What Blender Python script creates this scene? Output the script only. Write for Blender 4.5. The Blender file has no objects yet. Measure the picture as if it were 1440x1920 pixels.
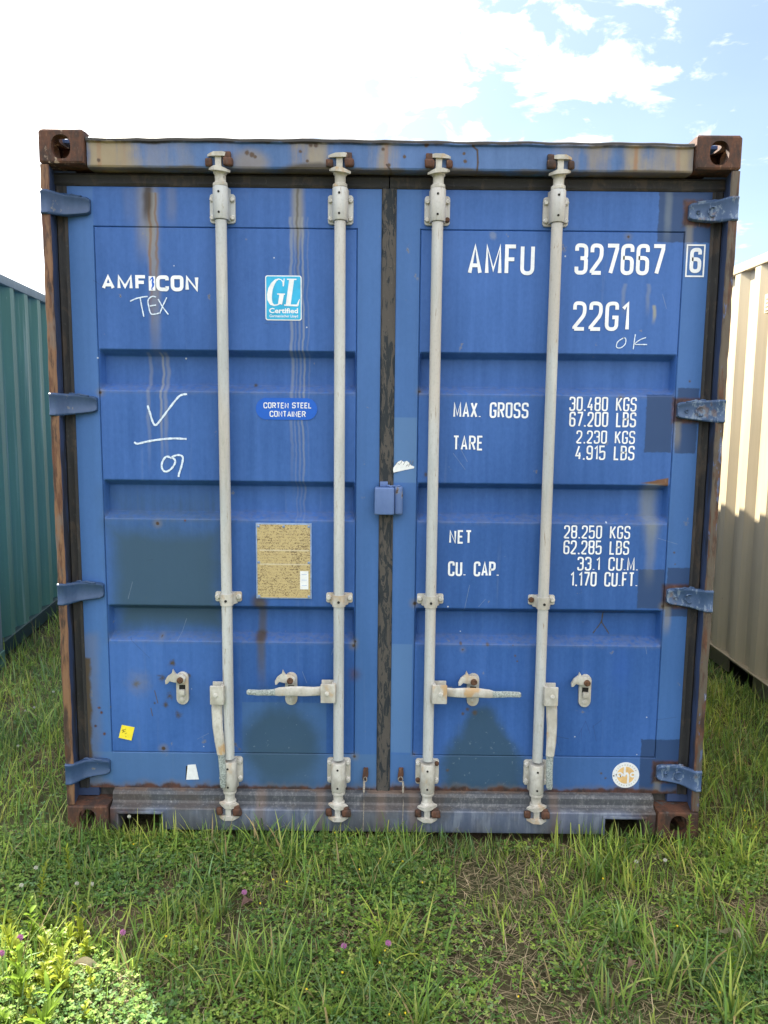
import bpy, bmesh, math, random
import numpy as np
from mathutils import Vector, Matrix
random.seed(7); RNG = np.random.default_rng(11)
SC = bpy.context.scene
COL = SC.collection

# ------------------------------------------------------------------ camera
CAM = np.array([-0.0030, -2.8481, 1.6303]); PITCH, YAW, ROLL, F = 0.126688, -0.001567, 0.0103, 1471.1
def cam_axes():
    cp, sp = math.cos(PITCH), math.sin(PITCH)
    f = np.array([math.sin(YAW)*cp, math.cos(YAW)*cp, -sp]); r0 = np.array([math.cos(YAW), -math.sin(YAW), 0.])
    u = np.cross(r0, f); c, s = math.cos(ROLL), math.sin(ROLL)
    return c*r0 + s*u, -s*r0 + c*u, f
AX = cam_axes()
cd = bpy.data.cameras.new('camera'); co = bpy.data.objects.new('camera', cd); COL.objects.link(co)
m = Matrix.Identity(4)
for i in range(3):
    m[i][0], m[i][1], m[i][2], m[i][3] = AX[0][i], AX[1][i], -AX[2][i], CAM[i]
co.matrix_world = m
cd.sensor_fit = 'VERTICAL'; cd.sensor_height = 24; cd.sensor_width = 18; cd.lens = F/1920*24
cd.clip_start = .05; cd.clip_end = 3000
SC.camera = co
SC.render.resolution_x, SC.render.resolution_y = 768, 1024

# ------------------------------------------------------------------ sky, sun, exposure
SUN_AZ, SUN_EL = math.radians(-34), math.radians(40)        # seen from above, clockwise from +Y
SUN = Vector((math.sin(SUN_AZ)*math.cos(SUN_EL), math.cos(SUN_AZ)*math.cos(SUN_EL), math.sin(SUN_EL)))
SKY_STRENGTH, SUN_STRENGTH, EXPOSURE = 0.055, 4.6, 2.28
SC.view_settings.view_transform = 'Standard'; SC.view_settings.look = 'None'
SC.view_settings.exposure = EXPOSURE; SC.view_settings.gamma = 1
sd = bpy.data.lights.new('sun', 'SUN'); sd.energy = SUN_STRENGTH; sd.angle = math.radians(.5); sd.color = (1, .93, .80)
so = bpy.data.objects.new('sun', sd); COL.objects.link(so); so.rotation_euler = (-SUN).to_track_quat('-Z', 'Y').to_euler()
so.location = SUN*30

# ------------------------------------------------------------------ tiny node language
class V:
    def __init__(s, g, k): s.g, s.k = g, k
    def _m(s, op, *a): return s.g.math(op, s, *a)
    def __add__(s, o): return s._m('ADD', o)
    __radd__ = __add__
    def __sub__(s, o): return s._m('SUBTRACT', o)
    def __rsub__(s, o): return s.g.math('SUBTRACT', o, s)
    def __mul__(s, o): return s._m('MULTIPLY', o)
    __rmul__ = __mul__
    def __truediv__(s, o): return s._m('DIVIDE', o)
    def abs(s): return s._m('ABSOLUTE')
    def max(s, o): return s._m('MAXIMUM', o)
    def min(s, o): return s._m('MINIMUM', o)
    def pow(s, o): return s._m('POWER', o)
class G:
    def __init__(s, tree): s.t = tree; tree.nodes.clear()
    def node(s, ty): return s.t.nodes.new(ty)
    def put(s, sock, v):
        if isinstance(v, V): s.t.links.new(v.k, sock)
        elif isinstance(v, (tuple, list)):
            sock.default_value = tuple(v) + (1,) if len(v) == 3 and len(sock.default_value) == 4 else v
        else: sock.default_value = v
    def math(s, op, *a):
        n = s.node('ShaderNodeMath'); n.operation = op
        for i, x in enumerate(a): s.put(n.inputs[i], x)
        return V(s, n.outputs[0])
    def smooth(s, x, e0, e1):
        n = s.node('ShaderNodeMapRange'); n.interpolation_type = 'SMOOTHSTEP'
        rev = e0 > e1
        s.put(n.inputs['Value'], x); s.put(n.inputs['From Min'], min(e0, e1)); s.put(n.inputs['From Max'], max(e0, e1))
        s.put(n.inputs['To Min'], 1. if rev else 0.); s.put(n.inputs['To Max'], 0. if rev else 1.)
        return V(s, n.outputs['Result'])
    def mix(s, f, a, b, mode='MIX'):
        n = s.node('ShaderNodeMix'); n.data_type = 'RGBA'; n.blend_type = mode; n.clamp_factor = True
        s.put(n.inputs[0], f); s.put(n.inputs[6], a); s.put(n.inputs[7], b)
        return V(s, n.outputs[2])
    def coord(s):
        n = s.node('ShaderNodeTexCoord'); s.P = V(s, n.outputs['Object'])
        x = s.node('ShaderNodeSeparateXYZ'); s.put(x.inputs[0], s.P)
        s.x, s.y, s.z = (V(s, x.outputs[i]) for i in range(3))
        return s.P
    def vmul(s, v, sc, off=(0, 0, 0)):
        n = s.node('ShaderNodeVectorMath'); n.operation = 'MULTIPLY_ADD'
        s.put(n.inputs[0], v); n.inputs[1].default_value = sc; n.inputs[2].default_value = off
        return V(s, n.outputs[0])
    def noise(s, sc=(1, 1, 1), off=(0, 0, 0), detail=3., rough=.55, v=None, dist=0.):
        n = s.node('ShaderNodeTexNoise'); s.put(n.inputs['Vector'], s.vmul(v or s.P, sc, off))
        n.inputs['Scale'].default_value = 1; n.inputs['Detail'].default_value = detail
        n.inputs['Roughness'].default_value = rough; n.inputs['Distortion'].default_value = dist
        return V(s, n.outputs['Fac'])
    # masks in the x-z plane of the steel
    def box(s, x0, x1, z0, z1, soft=.004, nz=None, amp=0.):
        d = ((s.x-(x0+x1)/2).abs()-abs(x1-x0)/2).max((s.z-(z0+z1)/2).abs()-abs(z1-z0)/2)
        if nz is not None: d = d + (nz-.5)*amp
        return s.smooth(d, soft, -soft)
    def disc(s, x, z, r, soft, nz=None, amp=0., sx=1., sz=1.):
        dx, dz = (s.x-x)*sx, (s.z-z)*sz
        d = (dx*dx+dz*dz).pow(.5)-r
        if nz is not None: d = d + (nz-.5)*amp
        return s.smooth(d, soft, -soft)
    def seg(s, p, q, r, soft=.002, nz=None, amp=0.):
        dx, dz = q[0]-p[0], q[1]-p[1]; L = dx*dx+dz*dz
        t = ((s.x-p[0])*(dx/L)+(s.z-p[1])*(dz/L)).max(0.).min(1.)
        ex, ez = s.x-p[0]-t*dx, s.z-p[1]-t*dz
        d = (ex*ex+ez*ez).pow(.5)-r
        if nz is not None: d = d + (nz-.5)*amp
        return s.smooth(d, soft, -soft)
    def streak(s, xc, w, ztop, zbot, wob, amp=.02, soft=None):
        dx = (s.x-xc+(wob-.5)*amp).abs()
        return s.smooth(dx, w, w*.15)*s.smooth(s.z, zbot, zbot+(ztop-zbot)*.6)*s.smooth(s.z, ztop+.004, ztop-.004)
    def out(s, col, rough=.5, bump=None, bstr=.2, bdist=.002, spec=.5, metal=0., transl=0.):
        p = s.node('ShaderNodeBsdfPrincipled'); s.put(p.inputs['Base Color'], col); s.put(p.inputs['Roughness'], rough)
        p.inputs['Specular IOR Level'].default_value = spec; s.put(p.inputs['Metallic'], metal)
        if bump is not None:
            b = s.node('ShaderNodeBump'); b.inputs['Strength'].default_value = bstr; b.inputs['Distance'].default_value = bdist
            s.put(b.inputs['Height'], bump); s.t.links.new(b.outputs[0], p.inputs['Normal'])
        sh = p.outputs[0]
        if transl:
            t = s.node('ShaderNodeBsdfTranslucent'); s.put(t.inputs['Color'], col)
            a = s.node('ShaderNodeMixShader'); a.inputs[0].default_value = transl
            s.t.links.new(sh, a.inputs[1]); s.t.links.new(t.outputs[0], a.inputs[2]); sh = a.outputs[0]
        o = s.node('ShaderNodeOutputMaterial'); s.t.links.new(sh, o.inputs['Surface'])
def material(name):
    m = bpy.data.materials.new(name); m.use_nodes = True
    g = G(m.node_tree); g.coord(); return m, g

# world: Nishita sky with broken cloud, thickest round the sun
w = bpy.data.worlds.new('World'); SC.world = w; w.use_nodes = True
g = G(w.node_tree)
sk = g.node('ShaderNodeTexSky'); sk.sky_type = 'NISHITA'; sk.sun_disc = False
sk.sun_elevation = SUN_EL; sk.sun_rotation = SUN_AZ; sk.air_density = 1.; sk.dust_density = .7; sk.ozone_density = 1.5
tc = g.node('ShaderNodeTexCoord'); dvec = V(g, tc.outputs['Generated'])
sx = g.node('ShaderNodeSeparateXYZ'); g.put(sx.inputs[0], dvec)
X, Y, Z = (V(g, sx.outputs[i]) for i in range(3))
zz = Z.max(0.)+.22
cb = g.node('ShaderNodeCombineXYZ'); g.put(cb.inputs[0], X/zz); g.put(cb.inputs[1], Y/zz)
cv = V(g, cb.outputs[0])
dot = g.node('ShaderNodeVectorMath'); dot.operation = 'DOT_PRODUCT'; g.put(dot.inputs[0], dvec); dot.inputs[1].default_value = SUN
cs = V(g, dot.outputs['Value']).max(0.)
n1 = g.noise((6.5, 6.5, 1), (3.1, 8.4, 0), 9, .60, cv, .4)
n2 = g.noise((.8, .8, 1), (1.3, 2.2, 0), 3, .5, cv)
dens = n1 + (n2-.5)*.4 + g.smooth(cs, .79, .90)*.30 - g.smooth(cs, .72, .62)*.05 + g.smooth(Y, .25, -.35)*.20  # last term: unseen cloud added behind the camera for neutral fill light
mask = g.smooth(dens, .48, .60)*(1.-g.smooth(Y, .15, -.25)*g.smooth(Z, .50, .15))
cshade = g.noise((3.3, 3.3, 1), (7.7, 1.2, 0), 4, .5, cv)
glow = cs.pow(6.)*14.
cl = g.node('ShaderNodeCombineColor'); br = (cshade*4.5+3.2+glow+g.smooth(Y, .25, -.4)*6.5)  # added cloud behind the camera also brightened to light the doors
g.put(cl.inputs[0], br); g.put(cl.inputs[1], br*1.0); g.put(cl.inputs[2], br*1.02)
skyc = g.mix(1., V(g, sk.outputs[0]), (.80, .80, .80), 'MULTIPLY'); c = g.mix(mask*.84+.10, skyc, V(g, cl.outputs[0]))
bg = g.node('ShaderNodeBackground'); g.put(bg.inputs['Color'], c); bg.inputs['Strength'].default_value = SKY_STRENGTH
wo = g.node('ShaderNodeOutputWorld'); g.t.links.new(bg.outputs[0], wo.inputs[0])

# ------------------------------------------------------------------ measuring: a point of the photo on a known plane
def ray(px, py): return AX[2] + (px-720)/F*AX[0] - (py-960)/F*AX[1]
def at(px, py, Y=.075):
    d = ray(px, py); t = (Y-CAM[1])/d[1]; p = CAM+t*d
    return float(p[0]), float(p[2])
def atz(px, py, Z=0.):
    d = ray(px, py); t = (Z-CAM[2])/d[2]; p = CAM+t*d
    return float(p[0]), float(p[1])
def bx(x0, y0, x1, y1, Y=.075):
    a, b = at(x0, y1, Y), at(x1, y0, Y)
    return a[0], b[0], a[1], b[1]

# ------------------------------------------------------------------ mesh builder
class MB:
    def __init__(s): s.v, s.f, s.m = [], [], []
    def add(s, vs, fs, mat=0):
        o = len(s.v); s.v += [tuple(p) for p in vs]
        for q in fs: s.f.append([i+o for i in q]); s.m.append(mat)
        return s
    def bm(s, b, mat=0):
        b.verts.index_update()
        s.add([v.co[:] for v in b.verts], [[v.index for v in q.verts] for q in b.faces], mat); b.free(); return s
    def box(s, x0, x1, y0, y1, z0, z1, mat=0, bev=0., seg=2):
        b = bmesh.new(); bmesh.ops.create_cube(b, size=1)
        for v in b.verts: v.co = Vector(((x0+x1)/2+v.co.x*(x1-x0), (y0+y1)/2+v.co.y*(y1-y0), (z0+z1)/2+v.co.z*(z1-z0)))
        if bev: bmesh.ops.bevel(b, geom=b.edges[:], offset=bev, segments=seg, profile=.6, affect='EDGES')
        return s.bm(b, mat)
    def tube(s, pts, r, n=12, mat=0, caps=True):
        rings = []
        for i, p in enumerate(pts):
            p = Vector(p); a = Vector(pts[max(i-1, 0)]); c = Vector(pts[min(i+1, len(pts)-1)])
            d = (c-a).normalized(); u = d.orthogonal().normalized() if abs(d.z) < .9 else Vector((1, 0, 0))
            u = (u-d*u.dot(d)).normalized(); w_ = d.cross(u); rr = r[i] if isinstance(r, (list, tuple)) else r
            rings.append([p+(u*math.cos(2*math.pi*k/n)+w_*math.sin(2*math.pi*k/n))*rr for k in range(n)])
        return s.loft(rings, mat, caps)
    def lathe(s, x, y, prof, n=20, mat=0): return s.tube([(x, y, z) for r, z in prof], [r for r, z in prof], n, mat)
    def loft(s, rings, mat=0, caps=True):
        n = len(rings[0]); vs = [p for r in rings for p in r]; fs = []
        for i in range(len(rings)-1):
            for k in range(n): fs.append([i*n+k, i*n+(k+1) % n, (i+1)*n+(k+1) % n, (i+1)*n+k])
        if caps: fs += [list(range(n))[::-1], [(len(rings)-1)*n+k for k in range(n)]]
        return s.add(vs, fs, mat)
    def prism(s, poly, y0, y1, mat=0, bev=0.):                     # outline in x-z, from y0 (front) to y1
        b = bmesh.new(); vs = [b.verts.new((x, y0, z)) for x, z in poly]; fc = b.faces.new(vs)
        r = bmesh.ops.extrude_face_region(b, geom=[fc])
        for v in r['geom']:
            if isinstance(v, bmesh.types.BMVert): v.co.y = y1
        bmesh.ops.recalc_face_normals(b, faces=b.faces[:])
        if bev:
            ed = [e for e in b.edges if abs(e.verts[0].co.y-y0) < 1e-6 and abs(e.verts[1].co.y-y0) < 1e-6]
            bmesh.ops.bevel(b, geom=ed, offset=bev, segments=2, profile=.6, affect='EDGES')
        return s.bm(b, mat)
    def sheet(s, poly, y, mat=0): return s.add([(x, y, z) for x, z in poly], [list(range(len(poly)))], mat)
    def ball(s, c, r, n=8, mat=0, sy=1.):
        b = bmesh.new(); bmesh.ops.create_uvsphere(b, u_segments=n+4, v_segments=n, radius=r)
        for v in b.verts: v.co = Vector((c[0]+v.co.x, c[1]+v.co.y*sy, c[2]+v.co.z))
        return s.bm(b, mat)
    def jitter(s, a, sc=30):
        for i, p in enumerate(s.v):
            h = [math.sin(p[0]*sc*1.3+p[2]*sc*.7+k*2.1)+math.sin(p[2]*sc*1.9-p[1]*sc+k*1.3) for k in range(3)]
            s.v[i] = tuple(p[k]+a*h[k]*.5 for k in range(3))
        return s
    def build(s, name, mats, parent=None, ang=35, fix=True):
        me = bpy.data.meshes.new(name); me.from_pydata(s.v, [], s.f)
        for q in (mats if isinstance(mats, (list, tuple)) else [mats]): me.materials.append(q)
        me.polygons.foreach_set('material_index', s.m)
        if fix:
            b = bmesh.new(); b.from_mesh(me); bmesh.ops.recalc_face_normals(b, faces=b.faces[:]); b.to_mesh(me); b.free()
        me.polygons.foreach_set('use_smooth', [True]*len(me.polygons))
        me.set_sharp_from_angle(angle=math.radians(ang)); me.update()
        o = bpy.data.objects.new(name, me); COL.objects.link(o)
        if parent is not None: o.parent = parent
        return o
def empty(name, loc=(0, 0, 0), rz=0.):
    o = bpy.data.objects.new(name, None); COL.objects.link(o); o.location = loc; o.rotation_euler = (0, 0, rz)
    o.empty_display_size = .2; return o
def tag(o, label, cat, group=None):
    o['label'] = label; o['category'] = cat
    if group: o['group'] = group
    return o
def stadium(cx, z0, z1, hw, n=8):
    a = [(cx+hw*math.cos(t), z1-hw+hw*math.sin(t)) for t in np.linspace(0, math.pi, n)]
    return a+[(cx+hw*math.cos(t), z0+hw+hw*math.sin(t)) for t in np.linspace(math.pi, 2*math.pi, n)]
def rrect(x0, x1, z0, z1, r, n=5):
    o = []
    for cx, cz, a in ((x1-r, z1-r, 0), (x0+r, z1-r, 90), (x0+r, z0+r, 180), (x1-r, z0+r, 270)):
        o += [(cx+r*math.cos(math.radians(a+90*k/n)), cz+r*math.sin(math.radians(a+90*k/n))) for k in range(n+1)]
    return o

# ------------------------------------------------------------------ materials
BLUE = (.028, .112, .370)
RUSTS = ((.105, .042, .022), (.038, .022, .017), (.24, .135, .08))
def rust_col(g, sc=18.):
    a, b = g.noise((sc, sc, sc*.5), (3, 1, 7), 5, .65), g.noise((sc*3, sc*3, sc), (9, 4, 2), 4, .6)
    c = g.mix(g.smooth(a, .38, .62), RUSTS[1], RUSTS[0])
    return g.mix(g.smooth(b, .60, .72)*.6, c, RUSTS[2])
def base_paint(g, base=BLUE, seed=0.):
    big = g.noise((1.6, 1.6, 1.1), (seed, 2+seed, 5), 4, .5)
    run = g.noise((26, 26, .9), (seed, 0, 3), 4, .6)
    fine = g.noise((90, 90, 60), (0, seed, 0), 3, .6)
    f = (big-.5)*1.1+(run-.5)*.65+(fine-.5)*.35
    dark, light = tuple(k*.70 for k in base), (base[0]*1.7+.008, base[1]*1.32, base[2]*1.16)
    c = g.mix(g.smooth(f, -.45, .45), dark, light)
    chalk = g.smooth(g.noise((34, 34, 1.3), (5+seed, 1, 1), 5, .65), .60, .80)      # dried water runs
    return g.mix(chalk*.16, c, (.22, .28, .40)), fine
def spots(g, c, seed, lo=.715):
    n = g.noise((16, 16, 13), (seed, 3, 6), 4, .6)
    c = g.mix(g.smooth(n, lo-.045, lo)*.5, c, (.24, .22, .17))
    return g.mix(g.smooth(n, lo, lo+.02), c, (.07, .04, .025))
def blue_steel(name, seed, rust, lo=.60, base=BLUE):
    m, g = material(name); c, fine = base_paint(g, base, seed); r = rust_col(g)
    n = g.noise((5, 5, 2.6), (seed, 7, 1), 6, .65)
    c = spots(g, c, seed, .69)
    c = g.mix(g.smooth(n, lo-.06, lo)*.35*rust, c, (.26, .24, .20)); c = g.mix(g.smooth(n, lo, lo+.03)*rust, c, r)
    g.out(c, .5, fine, .15); return m
def door_material(side):
    m, g = material('blue_door_paint'); s = -1 if side == 'L' else 1
    c, fine = base_paint(g, BLUE, 1.7 if s < 0 else 4.4)
    nz = g.noise((11, 11, 11), (0, s, 0), 5, .6); nf = g.noise((60, 60, 60), (s, 0, 0), 4, .6)
    wob = g.noise((4, 4, 9), (s*2, 0, 0), 3, .5); wob2 = g.noise((9, 9, 16), (s*5, 3, 0), 2, .5)
    run = g.noise((70, 70, 2.2), (s, 2, 0), 4, .6)
    # the frame tubes are greyer than the pressed panel
    frame = g.smooth((g.x-.5885*s).abs(), .4725, .4735)
    c = g.mix(frame*.42, c, (.072, .170, .360))
    low = g.smooth(g.z, .304, .300)
    c = g.mix(low*(.62 if s < 0 else .3), c, (.078, .160, .30))
    for zb in (1.697, 1.222, .749):                                   # grit lying on the lower folds
        c = g.mix(g.box(.588*s-.475, .588*s+.475, zb-.006, zb+.028, .010, nz, .02)*g.smooth(nf, .3, .6)*.34, c, (.135, .15, .18))
    c = spots(g, c, 3.3*s, .735)
    rst = rust_col(g, 24.)
    if s < 0:
        b = bx(205, 990, 418, 1185); teal = (.036, .078, .122)
        dk = g.box(b[0]+.02, b[1]-.01, b[2], b[3]-.01, .055, nz, .06)
        c = g.mix(dk*.92, c, teal)
        b = bx(200, 912, 418, 972); c = g.mix(g.box(b[0], b[1], b[2]-.02, b[3]-.03, .06, nz, .05)*(run*.9+.2)*.75, c, teal)
        b = bx(455, 1318, 612, 1412); c = g.mix(g.box(*b, .0025)*.6, c, (.066, .150, .31))
        p = at(528, 1396); c = g.mix(g.disc(p[0], p[1], .150, .045, nz, .07)*.9, c, (.034, .074, .122))
        p = at(535, 1450); c = g.mix(g.disc(p[0], p[1], .13, .05, nz, .07)*.7, c, (.042, .086, .14))
        c = g.mix(g.disc(*at(530, 1400), .16, .1)*g.smooth(nf, .66, .72)*.35, c, (.30, .38, .45))
        for px, a in ((322, .5), (240, .25)):                        # small yellowing under the header
            x, z = at(px, 352); c = g.mix(g.streak(x, .03, z, z-.16, wob)*.4*a, c, (.30, .26, .16))
        x, z = at(275, 350); z2 = at(285, 905)[1]                     # the wide tan run and its dark core
        tan = (.27, .245, .185)
        c = g.mix(g.streak(x, .062, z, z-.30, wob, .02)*.55, c, tan)
        x2 = x+.018
        c = g.mix(g.streak(x2, .030, z-.02, z2+.36, wob, .018)*.6, c, tan)
        c = g.mix(g.streak(x2-.012, .008, z-.02, z2+.5, wob2, .022)*.7, c, (.20, .10, .04))
        c = g.mix(g.streak(x2+.012, .007, z-.02, z2+.6, wob2, .03)*.7, c, (.18, .10, .05))
        c = g.mix(g.streak(x, .026, z, z-.16, wob2, .02)*.9, c, (.045, .032, .025))
        for dx, w_, a in ((-.035, .010, .3), (.012, .008, .55), (.030, .012, .35)):
            c = g.mix(g.streak(x2+dx, w_, 1.84, 1.36, wob2, .02)*a, c, (.30, .30, .28))
        x, z = at(558, 352)
        c = g.mix(g.streak(x, .034, z, z-.26, wob, .012)*.75, c, tan)
        c = g.mix(g.streak(x, .007, z, z-.40, wob2, .02)*.8, c, (.10, .09, .07))
        for dx, w_, a, zb in ((-.024, .009, .55, 1.5), (.004, .006, .4, 1.2), (.018, .006, .6, 1.2), (-.010, .005, .3, 1.0), (.036, .005, .2, 1.5)):
            c = g.mix(g.streak(x+dx, w_, z-.1, zb-.3, wob2, .020)*a*.8, c, (.30, .31, .30))
        p = at(487, 1128); c = g.mix(g.disc(p[0], p[1], .026, .02, nz, .03)*.85, c, (.055, .038, .028))
        c = g.mix(g.streak(p[0]+.004, .026, p[1], p[1]-.42, wob, .01)*.72, c, (.075, .068, .062))
        c = g.mix(g.disc(*at(487, 1196), .018, .012, nz, .03)*.8, c, (.06, .042, .03))
        for px, py, r in ((322, 1244, .014), (302, 1272, .014), (317, 1306, .012), (311, 1322, .010), (255, 1281, .015), (334, 1339, .012), (352, 1266, .010), (290, 1318, .005), (352, 1302, .007)):
            c = g.mix(g.disc(*at(px, py), r*.7, r*.9, nf, r*3.2)*.95, c, (.060, .045, .024))
        c = g.mix(g.disc(*at(260, 1281), .035, .04, nf, .05)*.35, c, (.20, .18, .13))
        c = g.mix(g.disc(*at(347, 756+220), .004, .003)*.9, c, rst)
        c = g.mix(g.disc(*at(476, 722), .006, .004, nf, .006)*.9, c, (.05, .04, .03))
        b = bx(160, 1236, 171, 1442); c = g.mix(g.box(b[0]-.03, b[1]-.006, b[2], b[3], .008, nz, .05), c, (.045, .028, .020))
        b = bx(160, 1190, 186, 1500); c = g.mix(g.box(b[0]-.03, b[1]-.008, b[2], b[3], .02, nz, .05)*.28, c, (.20, .17, .12))
        for px, py in ((186, 1327), (190, 1336), (179, 1361), (196, 1376)): c = g.mix(g.disc(*at(px, py), .005, .004, nf, .008), c, rst)
        c = g.mix(g.disc(*at(665, 1265), .02, .02, nf, .02)*.5, c, rst)
        c = g.mix(g.box(*bx(545, 1278, 660, 1300), .004, nz, .01)*0., c, rst)
        c = g.mix(g.seg(at(290, 1295), at(296, 1318), .0015), c, (.08, .06, .04)); c = g.mix(g.seg(at(283, 1328), at(286, 1342), .0015), c, (.08, .06, .04))
    else:
        dk = (.027, .060, .150); e = .012
        for b in (bx(1232, 356, 1345, 454), bx(1208, 740, 1264, 848), bx(1264, 728, 1312, 850), bx(1194, 1068, 1247, 1141),
                  bx(1247, 1065, 1300, 1156), bx(1197, 1387, 1280, 1490)):
            c = g.mix(g.box(*b, .003, nf, e)*.93, c, dk)
        c = g.mix(g.streak(at(1252, 400)[0], .02, 2.42, 2.20, wob)*.4, c, (.22, .26, .28))
        x, z = at(905, 1318); zb = .12
        half = ((z-g.z)*.62+.02).min(.155)
        tri = g.smooth((g.x-x-(z-g.z)*.04).abs()-half+(nz-.5)*.08, .035, -.035)*g.smooth(g.z, z+.02, z-.04)
        c = g.mix(tri*.92, c, (.034, .076, .125)); c = g.mix(tri*g.smooth(nf, .64, .70)*.3, c, (.28, .36, .42))
        c = g.mix(g.box(*bx(737, 783, 782, 905), .0025)*.7, c, (.10, .20, .38))
        c = g.mix(g.box(*bx(732, 1208, 773, 1411), .0025)*.65, c, (.10, .20, .38))
        x0, z0 = at(1252, 904); tl = (x0-g.x)
        c = g.mix(g.smooth((g.z-z0+tl*.05).abs()-(.016-tl*.17)+(nf-.5)*.006, .003, -.003)*g.smooth(g.x, x0+.004, x0), c, g.mix(.4, rst, RUSTS[2]))
        c = g.mix(g.streak(at(1225, 920)[0], .05, 1.375, 1.10, wob)*.5, c, (.26, .27, .22))
        c = g.mix(g.streak(at(1222, 985)[0], .03, 1.22, .95, wob2)*.35, c, (.26, .27, .22))
        br = (.060, .050, .035)
        for p, q in (((1137, 1151), (1134, 1172)), ((1134, 1172), (1118, 1193)), ((1135, 1174), (1148, 1194)), ((1120, 1152), (1172, 1150))):
            c = g.mix(g.seg(at(*p), at(*q), .0022, .002, nf, .006), c, br)
        for px, py, r in ((864, 1207, .006), (914, 1209, .007), (962, 1210, .003), (966, 1230, .005), (970, 1240, .004), (1293, 715, .005), (1264, 1036, .005), (1266, 1058, .004), (877, 1330, .008), (890, 1336, .01), (868, 1338, .007), (839, 1444, .007), (1127, 1450, .005), (1135, 1459, .005), (799, 890, .008)):
            c = g.mix(g.disc(*at(px, py), r*.8, r*.7, nf, r*1.6)*.85, c, (.085, .062, .04))
        c = g.mix(g.streak(at(1226, 570)[0], .010, at(1, 560)[1], at(1, 600)[1], wob2)*.7, c, (.34, .33, .22))
        c = g.mix(g.disc(*at(925, 442), .013, .006, nf, .02)*.45, c, (.25, .28, .33))
        for px in (1172, 1216): c = g.mix(g.streak(at(px, 520)[0], .012, at(1, 520)[1], at(1, 590)[1], wob2)*.3, c, (.28, .30, .30))
        for hz in (2.346, 1.646, .946, .243):                          # rust round the hinge blades
            c = g.mix(g.box(1.052, 1.16, hz-.046, hz+.046, .008, nf, .02)*.9, c, rst)
            c = g.mix(g.streak(1.075, .022, hz-.04, hz-.17, wob)*.45, c, (.30, .27, .20))
        for p, q in (((1085, 1378), (1098, 1352)), ((1098, 1352), (1106, 1375)), ((1118, 1390), (1112, 1360)), ((1112, 1362), (1128, 1350)), ((1090, 1385), (1090, 1366))):
            c = g.mix(g.seg(at(*p), at(*q), .0008, .0015)*.55, c, (.03, .05, .14))
        c = g.mix(g.disc(*at(1165, 1255), .05, .05, nf, .08, 1.6, .7)*.35, c, (.030, .105, .42))
    rr = random.Random(5 if s < 0 else 9)
    for k in range(9):                                                # white nicks, then scratches
        x_, z_, q_ = s*rr.uniform(.14, 1.12), rr.uniform(.3, 2.35), rr.uniform(.0018, .0032)
        c = g.mix(g.disc(x_, z_, q_, .0014, nf, .004), c, (.50, .55, .62))
    for k in range(11):
        x_, z_, a_, l_ = s*rr.uniform(.16, 1.10), rr.uniform(.35, 2.3), rr.uniform(-1.4, 1.4), rr.uniform(.02, .11)
        c = g.mix(g.seg((x_, z_), (x_+l_*math.cos(a_), z_+l_*math.sin(a_)), .0006, .0012, nf, .002)*.75, c, (.20, .26, .36) if k % 3 else (.03, .05, .10))
    for k in range(7):                                                # chips down to rust
        x_, z_, q_ = s*rr.choice((.113, .119, 1.058, 1.064, .30, .52, .86)), rr.choice((.30, .30, .748, 1.221, 1.697, 2.28, .9))+rr.uniform(-.02, .02), rr.uniform(.003, .007)
        c = g.mix(g.disc(x_, z_, q_*2.6, .012, nf, .012)*.45, c, (.19, .17, .12)); c = g.mix(g.disc(x_, z_, q_, .003, nf, .009), c, (.06, .038, .025))
    # rust creeping up from the bottom edge
    bot = g.smooth(g.z+(g.noise((14, 14, 8), (s, 8, 3), 5, .6)-.5)*.085, .192, .155)
    c = g.mix(bot*.5, c, (.19, .15, .11)); c = g.mix(g.smooth(g.z+(g.noise((14, 14, 8), (s, 8, 3), 5, .6)-.5)*.07, .174, .158)*.9, c, rst)
    dent = g.noise((5, 5, 4), (s*3, 0, 0), 3, .5); g.out(c, g.mix(nz, (.42, .42, .42), (.62, .62, .62)), dent*1.+fine*.06, .5, .008, .32)
    return m
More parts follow.
